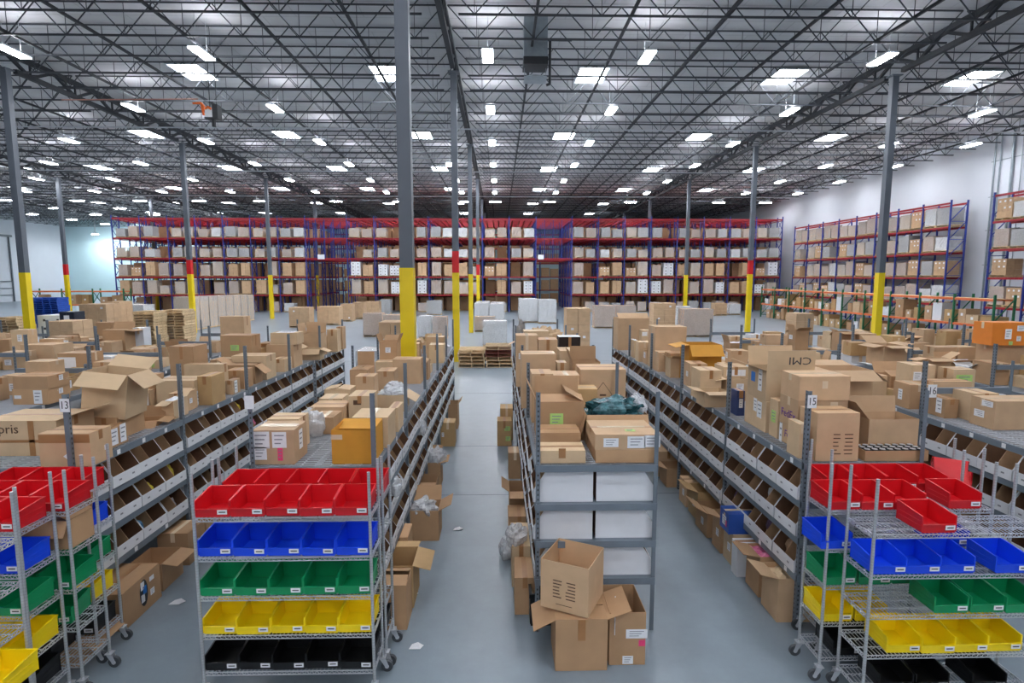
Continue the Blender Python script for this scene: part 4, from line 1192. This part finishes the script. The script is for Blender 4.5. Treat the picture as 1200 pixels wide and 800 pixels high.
# three boxes at the end of the C rack
tb = fbox('lower closed brown box with flaps spread under the tilted open one', .51, .99, 4.86, 5.3, .50, k=1, flaps={'l': 118, 'r': 70, 'f': -88, 'b': -88}, labels=[('f', .5, .8, .07, .2, TAPE, 'tape', False)])
to = carton('open empty brown box set askew on top of another box', .47, .47, .47, (.70, 5.16, .525), R(-27), 0, {}, stamp=('f', .5, .45, .22, .16))
MB().box(-.08, .08, -.2385, -.2365, .06, .065).build('printed_line', BROWNINK, to)
fbox('open brown box with white label and pink dot beside the pair', 1.02, 1.36, 4.93, 5.42, .52, k=1, flaps={}, labels=[('f', .75, .6, .2, .09, W1), ('f', .52, .1, .1, .08, W1), ('f', .9, .42, .06, .06, PINKST, 'sticker', False)])
o = MB().box(-.15, .15, -.004, .004, 0, .5).build('white_board', WCARD, None, (1.12, 5.17, .03)); o.rotation_euler = (0, R(-18), R(78))
tag(o, 'thin white board standing in the open box with pink dot', 'board')
# floor of the D aisle
DF = [(5.55, .36, .48, 0, {'l': 75}, 'brown box with crumpled paper nearest the right cart'), (6.02, .34, .48, 1, {'l': 80}, 'brown box of pink packs under the right aisle shelves'),
      (6.46, .16, .42, 4, None, 'slim white carton in the right aisle under the shelves'), (6.70, .3, .42, 2, None, 'tan box under the blue carton in the right aisle'),
      (7.05, .3, .485, 1, {'l': 70}, 'tall narrow box with torn top in the right aisle'), (7.50, .46, .35, 1, {'l': 60}, 'open box with printed panel on its side in the right aisle'),
      (8.06, .4, .44, 3, {'l': 70}, 'open box with dark inside in the right aisle'), (8.56, .34, .4, 0, None, 'closed box in middle of the right aisle row'),
      (9.42, .42, .33, 1, {'l': 70}, 'open box with bent flaps farther along the right aisle'), (9.95, .4, .47, 0, None, 'tall closed box far along the right aisle'),
      (10.7, .45, .36, 1, None, 'low closed box farthest along the right aisle')]
for y, d, h, k, fl, lab in DF:
    x0 = 2.90 + rnd.uniform(-.03, .06)
    t = fbox(lab, x0, x0 + .4, y, y + d, h, k=k % 4, mats=WCARD if k == 4 else None, flaps=fl, labels=[('l', .4, .5, .09, .1, W1)] if rnd.random() < .5 else [], fill=(gm[0], .95) if 'pink' in lab else ((KR[2], .9) if 'crumpled' in lab else None))
fbox('blue carton with white red marks on the tan box in right aisle', 2.86, 3.2, 6.72, 7.0, .26, z=.42, mats=mat('blue_carton', (44, 84, 168), .4), labels=[('l', .5, .5, .12, .12, W1), ('l', .3, .4, .05, .08, PINKST, 'sticker', False)])
# scraps on the floor
for i, (u, v, s) in enumerate(((537, 620, .07), (485, 696, .05), (488, 758, .07), (208, 706, .08))):
    p = on_z(u, v, .001)
    o = MB().add([(-s, -s * .5, .002), (s * .6, -s * .7, .012), (s, s * .3, .004), (.1 * s, s * .8, .014), (-s * .7, s * .6, .003), (-s, -s * .5, .004), (s * .6, -s * .7, .014), (s, s * .3, .006), (.1 * s, s * .8, .016), (-s * .7, s * .6, .005)],
                 [(4, 3, 2, 1, 0), (5, 6, 7, 8, 9)] + [(j, (j + 1) % 5, 5 + (j + 1) % 5, 5 + j) for j in range(5)]).build('paper_scrap', PAPER, None, p)
    tag(o, ['crumpled white scrap in the middle of the main aisle floor', 'tiny white scrap beside the tall open boxes on the aisle floor', 'white scrap on the floor right of the middle cart', 'pale scrap on the floor of the left aisle'][i], 'paper scrap')
# ------------------------------------------------------------------ pallets and pallet racks
def pallet_mesh(w=1.05, d=1.15):
    b = MB()
    for x in (-w / 2 + .02, 0, w / 2 - .02): b.box(x - .02, x + .02, -d / 2, d / 2, .016, .125)
    for i in range(7):
        y = -d / 2 + .05 + (d - .1) * i / 6; b.box(-w / 2, w / 2, y - .045, y + .045, .125, .142)
    for i in range(4):
        y = -d / 2 + .05 + (d - .1) * i / 3; b.box(-w / 2, w / 2, y - .045, y + .045, 0, .016)
    return b
_b = pallet_mesh().build('p', WOOD); PALME = _b.data; bpy.data.objects.remove(_b)
_b = pallet_mesh().build('p', BPLAST); PALBME = _b.data; bpy.data.objects.remove(_b)
_b = pallet_mesh().build('p', WOODR); PALRME = _b.data; bpy.data.objects.remove(_b)
def load_proto(kind, w, d, h, seed):
    r = random.Random(seed)
    t = thing('pallet_load', '', 'pallet load')
    mesh_obj('pallet', PALME, t)
    nx, ny, nz = r.choice([(2, 2), (3, 2), (2, 3), (2, 2)]) + (max(2, round(h / .38)),)
    b = MB(); dots = b
    for i in range(nx):
        for j in range(ny):
            for k in range(nz):
                if kind == 'mixed' and k == nz - 1 and r.random() < .35: continue
                g = .006
                x0 = -w / 2 + w * i / nx + g + r.uniform(0, .008); x1 = -w / 2 + w * (i + 1) / nx - g
                y0 = -d / 2 + d * j / ny + g + r.uniform(0, .008); y1 = -d / 2 + d * (j + 1) / ny - g
                z0 = .144 + h * k / nz; z1 = .144 + h * (k + 1) / nz - .008
                b.box(x0, x1, y0, y1, z0, z1, 0)
                if j == 0:
                    if kind == 'white': dots.box((x0 + x1) / 2 - .05, (x0 + x1) / 2 + .05, y0 - .002, y0, z0 + .1, z0 + .2, 1)
                    elif r.random() < .16: dots.box((x0 + x1) / 2 - .06, (x0 + x1) / 2 + .06, y0 - .002, y0, z0 + .12, z0 + .22, 2)
    m = {'brown': KR[0], 'wrapped': KR[1], 'white': WCARD, 'grey': mat('grey_goods', (150, 148, 146), .6), 'mixed': KR[2], 'foam': WRAPW}[kind]
    b.build('carton_stack', [m, INK, PAPER], t)
    if kind in ('wrapped', 'grey', 'mixed', 'foam'):
        e = .012; hh = .146 + h + .005
        n = 8
        s = MB()
        ring = []
        for q in range(4):
            a = [(-w / 2 - e, -d / 2 - e), (w / 2 + e, -d / 2 - e), (w / 2 + e, d / 2 + e), (-w / 2 - e, d / 2 + e)]
            p0, p1 = a[q], a[(q + 1) % 4]
            for i in range(n): ring.append((p0[0] + (p1[0] - p0[0]) * i / n, p0[1] + (p1[1] - p0[1]) * i / n))
        zs = [.1 + (hh - .1) * i / 6 for i in range(7)]
        rr = [[(x + r.uniform(-.01, .012), y + r.uniform(-.01, .012), z) for x, y in ring] for z in zs]
        N = len(ring)
        for a in range(6):
            for i in range(N):
                s.add([rr[a][i], rr[a][(i + 1) % N], rr[a + 1][(i + 1) % N], rr[a + 1][i]], [(0, 1, 2, 3)])
        s.add(rr[-1], [tuple(range(N))])
        s.build('stretch_film', WRAP, t)
    return Proto(t)
KN = {'brown': 'tan carton', 'wrapped': 'film wrapped carton', 'white': 'white carton', 'grey': 'grey wrapped', 'mixed': 'loose wrapped carton', 'foam': 'white wrapped'}
TALL = {k: load_proto(k, .98, 1.0, 1.38, i) for i, k in enumerate(KN)}
SHORT = {k: load_proto(k, .98, 1.0, .98, 20 + i) for i, k in enumerate(KN)}
def frame_part(t, x, y, h, dep, m, along):
    """one upright frame: two posts with lacing, standing across the rack depth"""
    b = MB()
    if along == 'x':
        b.bar((0, 0, 0), (0, 0, h), .09, .08); b.bar((0, dep, 0), (0, dep, h), .09, .08)
        n = int(h / 1.2)
        for i in range(n):
            z = .2 + i * (h - .4) / n; z2 = .2 + (i + 1) * (h - .4) / n
            b.bar((0, 0, z), (0, dep, z2) if i % 2 else (0, dep, z), .04); b.bar((0, 0, z2), (0, dep, z), .04)
    else:
        b.bar((0, 0, 0), (0, 0, h), .09, .08); b.bar((dep, 0, 0), (dep, 0, h), .09, .08)
        n = int(h / 1.2)
        for i in range(n):
            z = .2 + i * (h - .4) / n; z2 = .2 + (i + 1) * (h - .4) / n
            b.bar((0, 0, z), (dep, 0, z2), .045); b.bar((0, 0, z), (dep, 0, z), .04)
    b.build('upright_frame', m, t, (x, y, 0))
FL = [1.82, 3.66, 5.54, 7.57, 9.55]
LEVW = ['first', 'second', 'third', 'fourth', 'fifth']
YR = 59.0
def far_rack(name, xa, xb, nb, seed):
    r = random.Random(seed)
    t = thing('pallet_rack', 'tall blue and red pallet rack, %s section of the far wall of racks' % name, 'pallet rack', (xa, YR, 0))
    W = xb - xa; bw = W / nb
    for j in range(5):
        for i in range(nb + 1):
            frame_part(t, i * bw, j * 2.6, 9.8, 1.1, RACKB, 'x')
    deep = MB()
    for j in range(5):
        for z in FL:
            for i in range(nb):
                for yy in (0, 1.1):
                    if j == 0 and yy == 0:
                        MB().box(.05, bw - .05, -.06, .0, -.13, 0).build('beam', RACKR, t, (i * bw, 0, z))
                    else:
                        deep.box(i * bw + .05, (i + 1) * bw - .05, j * 2.6 + yy - .03, j * 2.6 + yy + .03, z - .13, z)
    for z in FL:
        for i in range(nb + 1): deep.box(i * bw - .04, i * bw + .04, 0, 4 * 2.6 + 1.1, z - .2, z - .13)
        for i in range(nb):
            for s in (.27, .73):
                for q in (-.36, .36):
                    xx = (i + s) * bw + q
                    deep.box(xx - .05, xx + .05, 1.3, 4 * 2.6 + 1.1, z - .12, z - .001)
    o = deep.build('rear_beams', RACKR, t); o['kind'] = 'stuff'
    w = ['brown', 'wrapped', 'wrapped', 'mixed', 'grey', 'brown']
    for li in range(-1, 4):
        z = FL[li] if li >= 0 else 0.
        for i in range(nb):
            for s in (0, 1):
                if r.random() < (.07 if li >= 0 else .5): continue
                x = xa + i * bw + bw * (.27 if s == 0 else .73) + r.uniform(-.05, .05)
                tall = li in (0, 1)
                if li in (0, 1): kd = r.choice(['brown', 'brown', 'wrapped', 'brown', 'white' if name != 'left' else 'brown', 'wrapped', 'mixed'])
                else: kd = r.choice(['wrapped', 'grey', 'wrapped', 'foam', 'mixed', 'grey'])
                pr = (TALL if tall and r.random() < .85 else SHORT)[kd]
                lv = 'on floor' if li < 0 else '%s level' % LEVW[li]
                q = pr.put((x, YR + .62, z + .002), R(r.uniform(-2, 2)), '%s load, far %s rack, %s bay from left, %s, %s side' % (KN[kd], name, nth(i + 1), lv, 'left' if s == 0 else 'right'), 'pallet loads on the far racks')
                q.scale = (r.uniform(.86, 1.04), 1, r.uniform(.78, 1.03))
    g = MB()
    for li in range(5):
        z0 = ([0.02] + FL)[li]; z1 = z0 + (1.45 if li < 3 else 1.3)
        for i in range(nb):
            for s in (.27, .73):
                for j in range(1, 5):
                    for q in (.35, ):
                        x = xa + bw * (i + s); y = YR + j * 2.6 + .05
                        if any(abs(x - X) < .72 and abs(y + .5 - 62.7) < .75 for X in LINES): continue
                        g.box(x - .5, x + .5, y, y + 1.0, z0 + .003, z1, 0 if r.random() < .8 else 2)
    o = g.build('pallet_loads', [KR[1], WRAPW, KR[0]])  # darker kraft chosen to deepen the shade between the front loads
    tag(o, 'goods stored in the deeper lanes of the %s far rack' % name, 'pallet loads', None, 'stuff')
    return t
far_rack('left', -39.0, -19.7, 7, 1)
far_rack('middle', -15.5, 3.8, 7, 2)
far_rack('right', 7.5, 29.3, 8, 3)
def backdrop_rack():  # added rack with darker goods, put in to darken the tunnels
    xa, nb, bw, y = -24.5, 13, 2.75, 80.0
    r = random.Random(44)
    t = thing('pallet_rack', 'rear blue and red pallet rack glimpsed through the dark tunnels', 'pallet rack', (xa, y, 0))
    for i in range(nb + 1): frame_part(t, i * bw, 0, 9.8, 1.1, RACKB, 'x')
    for z in FL:
        for i in range(nb): MB().box(i * bw + .05, (i + 1) * bw - .05, -.03, .03, -.13, 0).box(i * bw + .05, (i + 1) * bw - .05, 1.07, 1.13, -.13, 0).build('beam', RACKR, t, (0, 0, z))
    g = MB()
    for li in range(5):
        z0 = ([0.02] + FL)[li]
        for i in range(nb):
            for s in (.27, .73):
                if r.random() < .1: continue
                x = xa + bw * (i + s); g.box(x - .55, x + .55, y + .06, y + 1.02, z0 + .003, z0 + r.uniform(1.1, 1.5), r.randint(0, 1))
    o = g.build('pallet_loads', [KR[1], KR[0]])
    tag(o, 'added goods on the backdrop rack darkening the view through the tunnels', 'pallet loads', None, 'stuff')
backdrop_rack()
# beams and deep rails bridging the two tunnels
for nm, xa, xb in (('left', -19.7, -15.5), ('right', 3.8, 7.5)):
    t = thing('tunnel_bridge', 'red beams bridging the dark tunnel between racks at %s' % nm, 'rack bridge', (xa, YR, 0))
    for z in (5.54, 7.57, 9.55):
        for j in range(5):
            for yy in (0, 1.1):
                MB().box(.05, xb - xa - .05, -.06, 0, -.13, 0).build('beam', RACKR, t, (0, j * 2.6 + yy, z))
    if True:
        for j in range(5):
            for x in (.9, 1.8, 2.7):
                MB().bar((0, 0, 5.5), (0, 0, 9.6), .08).build('post', RACKB, t, (x, j * 2.6 + .5, 0))
    MB().box(1.2 if nm == 'left' else .2, 1.9 if nm == 'left' else .8, -.09, -.07, 5.42, 5.9).build('hanging_sign', PAPER, t)
# right wall racks
RL = [1.85, 3.6, 5.25, 6.9, 8.45]
def wall_rack(name, ya, nb, seed):
    r = random.Random(seed); X = 29.4; bw = 2.45; dep = 1.1
    t = thing('pallet_rack', 'tall blue and red pallet rack on the right wall, %s' % name, 'pallet rack', (X, ya, 0))
    for i in range(nb + 1): frame_part(t, 0, i * bw, 8.6, dep, RACKB, 'y')
    for z in RL:
        for i in range(nb):
            for xx in (0, dep):
                MB().box(-.03, .03, .05, bw - .05, -.13, 0).build('beam', RACKR, t, (xx, i * bw, z))
    for li in range(4):
        for i in range(nb):
            for s in (0, 1):
                if r.random() < .08: continue
                kd = r.choice(['brown', 'wrapped', 'mixed', 'wrapped', 'grey', 'foam', 'brown'])
                pr = SHORT[kd]
                q = pr.put((X + .55, ya + i * bw + bw * (.27 if s == 0 else .73), RL[li] + .002), R(-90 + r.uniform(-2, 2)),
                       '%s load, %s wall rack, %s bay from near end, %s level, %s half' % (KN[kd], 'long' if nb > 4 else 'short', nth(i + 1), LEVW[li], 'near' if s == 0 else 'far'), 'pallet loads on the right wall racks')
                q.scale = (1, 1, r.uniform(.85, 1.18))
wall_rack('long one reaching the back', 37.0, 8, 5)
wall_rack('short one at the picture edge', 26.4, 3, 6)
# low green and orange rack in front
def low_rack():
    r = random.Random(9)
    X, ya, nb, bw, dep = 24.0, 27.0, 10, 2.45, 1.0
    t = thing('pallet_rack', 'low green and orange rack full of boxes before the right wall racks', 'pallet rack', (X, ya, 0))
    for i in range(nb + 1): frame_part(t, 0, i * bw, 2.75, dep, RACKG, 'y')
    for z in (1.25, 2.55):
        for i in range(nb):
            for xx in (0, dep): MB().box(-.03, .03, .05, bw - .05, -.12, 0).build('beam', RACKO, t, (xx, i * bw, z))
            MB().box(.03, dep - .03, .06, bw - .06, -.02, -.002).build('shelf_board', WOOD, t, (0, i * bw, z))
    n = {}
    for lv, z0, hm in (('floor', .0, 1.0), ('shelf', 1.25, 1.05)):
        for i in range(nb):
            y = ya + i * bw + .12
            while y < ya + (i + 1) * bw - .5:
                w = r.uniform(.4, .75)
                if y + w > ya + (i + 1) * bw - .08: break
                h = r.uniform(.4, hm)
                far_carton(.8, w, h, (X + .5, y + w / 2, z0 + .003), r.randint(0, 3), (.5, .6, .07) if r.random() < .5 else None, r.random() < .12, 'l')
                y += w + r.uniform(.03, .3)
low_rack()
t = thing('pallet_rack', 'low orange rack standing before the back wall at far left', 'pallet rack', (-41.5, 51.4, 0))
for i in range(4): frame_part(t, i * 2.7, 0, 2.6, 1., RACKG, 'x')
for z in (1.2, 2.4):
    for i in range(3):
        for yy in (0, 1.): MB().box(.05, 2.65, -.03, .03, -.12, 0).build('beam', RACKO, t, (i * 2.7, yy, z))
        MB().box(.05, 2.65, .03, .97, -.02, -.002).build('shelf_board', WOOD, t, (i * 2.7, 0, z))
for i in range(6):
    far_carton(.6, .7, rnd.uniform(.5, .9), (-41.5 + 2.7 * (i // 2) + (.8, 1.85)[i % 2], 51.9, 1.203), i % 4, (.5, .5, .07))
o = FAR.build('cardboard_boxes', KR + [WCARD, PAPER, TAPE])
tag(o, 'many small distant boxes on the outermost racks and the low orange racks', 'boxes', None, 'stuff')

# loads standing on the floor in the middle ground
def floor_load(label, u0, u1, vT, y, kind, d=1.1, dim=None, name='pallet_load'):
    a = on_y(u0, 360, y); b = on_y(u1, 360, y); z = on_y((u0 + u1) / 2, vT, y).z
    w = b.x - a.x
    r = random.Random(int(u0 * 7 + y))
    pr = load_proto(kind, w, d, z - .155, int(u0 * 3 + y))
    t = pr.root; pr.used = True
    p = [c for c in t.children if c.name.startswith('pallet')][0]; p.scale = (w / 1.05, d / 1.15, 1)
    t.location = ((a.x + b.x) / 2, y + d / 2, .001); t['label'] = label
    return t
for k in range(8):
    y = 39 + k * 1.25
    t = TALL['mixed'] if False else None
    pr = load_proto('mixed', 1.1, 1.1, 2.15 - .02 * k, 60 + k); pr.put((-21.2, y, .001), 0, 'tall film wrapped load, %s from the front in the long row at left' % nth(k + 1), 'row of wrapped loads at left')
floor_load('wide stacked brown boxes on a pallet left of the wood pallets, left one', 92, 124, 356, 28, 'brown')
floor_load('wide stacked brown boxes on a pallet left of the wood pallets, right one', 125, 140, 353, 30.5, 'brown')
floor_load('pale wrapped load behind the stack of wood pallets', 138, 168, 357, 35, 'foam')
floor_load('brown boxes right of the stack of wood pallets', 203, 217, 365, 34, 'brown')
floor_load('tan cartons on a pallet, nearest in the group at middle left', 338, 362, 360, 41, 'brown')
floor_load('tan cartons on a pallet, second in the group at middle left', 371, 397, 359, 43, 'brown')
floor_load('tan cartons on a pallet, third in the group at middle left', 399, 412, 356, 46.5, 'brown')
floor_load('tan cartons on a pallet, fourth in the group at middle left', 413, 426, 354, 49, 'brown')
floor_load('tan cartons on a pallet, farthest in the group at middle left', 427, 444, 353, 51.5, 'brown')
floor_load('low wrapped pallet load left of the yellow column, left one', 425, 447, 367, 34.5, 'wrapped')
floor_load('low wrapped pallet load left of the yellow column, right one', 449, 470, 369, 33, 'wrapped')
floor_load('low wrapped pallet load right of the yellow column, left one', 490, 505, 370, 33.4, 'foam')
floor_load('low wrapped pallet load right of the yellow column, right one', 507, 523, 371, 32.8, 'wrapped')
for k in range(3):
    floor_load('white stretch wrapped load, left column of four, %s from front' % nth(k + 1), 556 + k * 1.5, 572 + k, 355 - k, 44.5 + k * 1.6, 'foam')
    floor_load('white stretch wrapped load, second column of four, %s from front' % nth(k + 1), 574 + k, 590 + k * .5, 356 - k, 44 + k * 1.6, 'foam')
    floor_load('white stretch wrapped load, third column of four, %s from front' % nth(k + 1), 609 - k * .6, 630 - k, 350 - k * .3, 45 + k * 1.6, 'foam')
    floor_load('white stretch wrapped load, right column of four, %s from front' % nth(k + 1), 631.5 - k, 652 - k * 1.6, 351 - k * .3, 44 + k * 1.6, 'foam')
floor_load('pallet of flat white lined cartons beyond the far end of the left aisle', 415, 442, 411, 17.6, 'foam')
floor_load('stack of dark tan cartons left of the nearest yellow column base', 443, 470, 377, 19.2, 'brown')
floor_load('white cartons on a pallet between the blue pallets and tan boxes', 42, 74, 369, 25, 'white')
floor_load('tan cartons in front of the white cartons at left', 52, 83, 376, 22, 'brown')
t = thing('storage_cabinet', 'dark storage cabinet with white papers taped on it at left', 'cabinet', (on_y(84, 360, 24.).x, 24., 0))
MB().box(-.3, .3, -.3, .3, .05, 2.2).box(-.28, .28, -.28, .28, 0, .05).build('cabinet_body', mat('dark_navy_steel', (32, 38, 52), .4), t)
MB().box(-.29, -.005, -.315, -.3, .1, 2.15).build('door', mat('dark_navy_door', (36, 42, 58), .4), t)
MB().box(.005, .29, -.315, -.3, .1, 2.15).build('door', MATS['dark_navy_door'], t)
MB().box(-.12, .1, -.32, -.315, 1.75, 2.05).build('taped_paper', PAPER, t); MB().box(.02, .2, -.32, -.315, .9, 1.2).build('taped_paper', PAPER, t)
floor_load('half unwrapped white load beyond the aisle end', 566, 594, 376, 29.5, 'foam')
floor_load('brown wrapped pallet behind the half unwrapped white load', 556, 580, 371, 37.5, 'wrapped')
floor_load('wrapped brown load on black pallet at centre right, left one', 697, 721, 358, 40, 'wrapped')
floor_load('wrapped brown load on black pallet at centre right, right one', 722, 745, 358, 42.5, 'wrapped')
floor_load('tall tan carton stack on the floor at the end of the right aisle', 664, 692, 361, 24.5, 'brown')
floor_load('tan carton stack left of the two wrapped loads at centre right', 766, 792, 355, 35, 'brown')
floor_load('pale wrapped load, left of two at centre right', 794, 811, 359, 37, 'foam')
floor_load('brown wrapped load, right of two at centre right', 802, 836, 362, 34, 'wrapped')
floor_load('tan carton stack on the floor right of the low racks of boxes', 934, 955, 367, 29, 'brown')
floor_load('grey wrapped load before the far rack, centre left', 445, 457, 351, 55, 'grey')
floor_load('grey wrapped load before the far rack, beside the column', 500, 517, 352, 54.5, 'grey')
floor_load('small tan load before the far rack at right, left one', 838, 852, 355, 53, 'brown')
floor_load('small white load before the far rack at right, right one', 855, 868, 356, 54, 'foam')
# wood pallets in stacks
def pallet_stack(x, y, n, me, labf, group, name='wood_pallet'):
    for i in range(n):
        o = mesh_obj(name, me, None, (x + rnd.uniform(-.05, .05), y + rnd.uniform(-.03, .03), i * .1435 + .001)); o.rotation_euler = (0, 0, R(rnd.uniform(-2, 2)))
        tag(o, labf % nth(i + 1), 'pallet', group)
ps = lambda u, y: on_y(u, 360, y).x
pallet_stack(ps(552, 22.6), 23.2, 5, PALME, 'pale wood pallet at the end of the main aisle, left stack, %s from bottom', 'pallets at the aisle end')
pallet_stack(ps(584, 22.6), 23.2, 3, PALME, 'pale wood pallet at the end of the main aisle, right stack, %s from bottom', 'pallets at the aisle end')
for i in range(2):
    o = mesh_obj('wood_pallet', PALRME, None, (ps(584, 22.6), 23.2, .4315 + i * .1435)); tag(o, 'red brown wood pallet in the right stack at the aisle end, %s one' % ('lower', 'upper')[i], 'pallet')
o = mesh_obj('wood_pallet', PALME, None, (ps(584, 22.6), 23.2, .4315 + 2 * .1435)); tag(o, 'pale wood pallet topping the right stack at the aisle end', 'pallet')
pallet_stack(ps(175, 30), 30, 13, PALME, 'wood pallet in the tall stack at left, front half, %s from bottom', 'tall stack of pallets at left')
pallet_stack(ps(192, 30), 31.4, 13, PALME, 'wood pallet in the tall stack at left, rear half, %s from bottom', 'tall stack of pallets at left')
pallet_stack(ps(17, 30), 30, 11, PALME, 'wood pallet in the stack at the left edge, %s from bottom', 'pallets at the left edge')
pallet_stack(ps(49, 42), 42, 15, PALBME, 'blue pallet, left of two stacks behind the left column, %s from bottom', 'blue pallets', 'blue_pallet')
pallet_stack(ps(66, 42), 42, 15, PALBME, 'blue pallet, right of two stacks behind the left column, %s from bottom', 'blue pallets', 'blue_pallet')
for q in list(TALL.values()) + list(SHORT.values()) + [BP, BPS]: q.done()
# ------------------------------------------------------------------ camera, world, view
cam = bpy.data.cameras.new('camera'); co = bpy.data.objects.new('camera', cam); COL.objects.link(co)
co.location = (0, 0, HC); co.rotation_euler = (R(90 - 6.48), 0, R(-1.29))
cam.sensor_width = 36; cam.lens = FPX * 36 / 1200; cam.clip_end = 500
S.camera = co
w = bpy.data.worlds.new('world'); S.world = w; w.use_nodes = True
w.node_tree.nodes['Background'].inputs['Color'].default_value = (.6, .7, .8, 1)
w.node_tree.nodes['Background'].inputs['Strength'].default_value = .05
vs = S.view_settings
vs.view_transform = 'Standard'; vs.look = 'None'; vs.gamma = 1; vs.use_curve_mapping = False
vs.exposure = 0.07
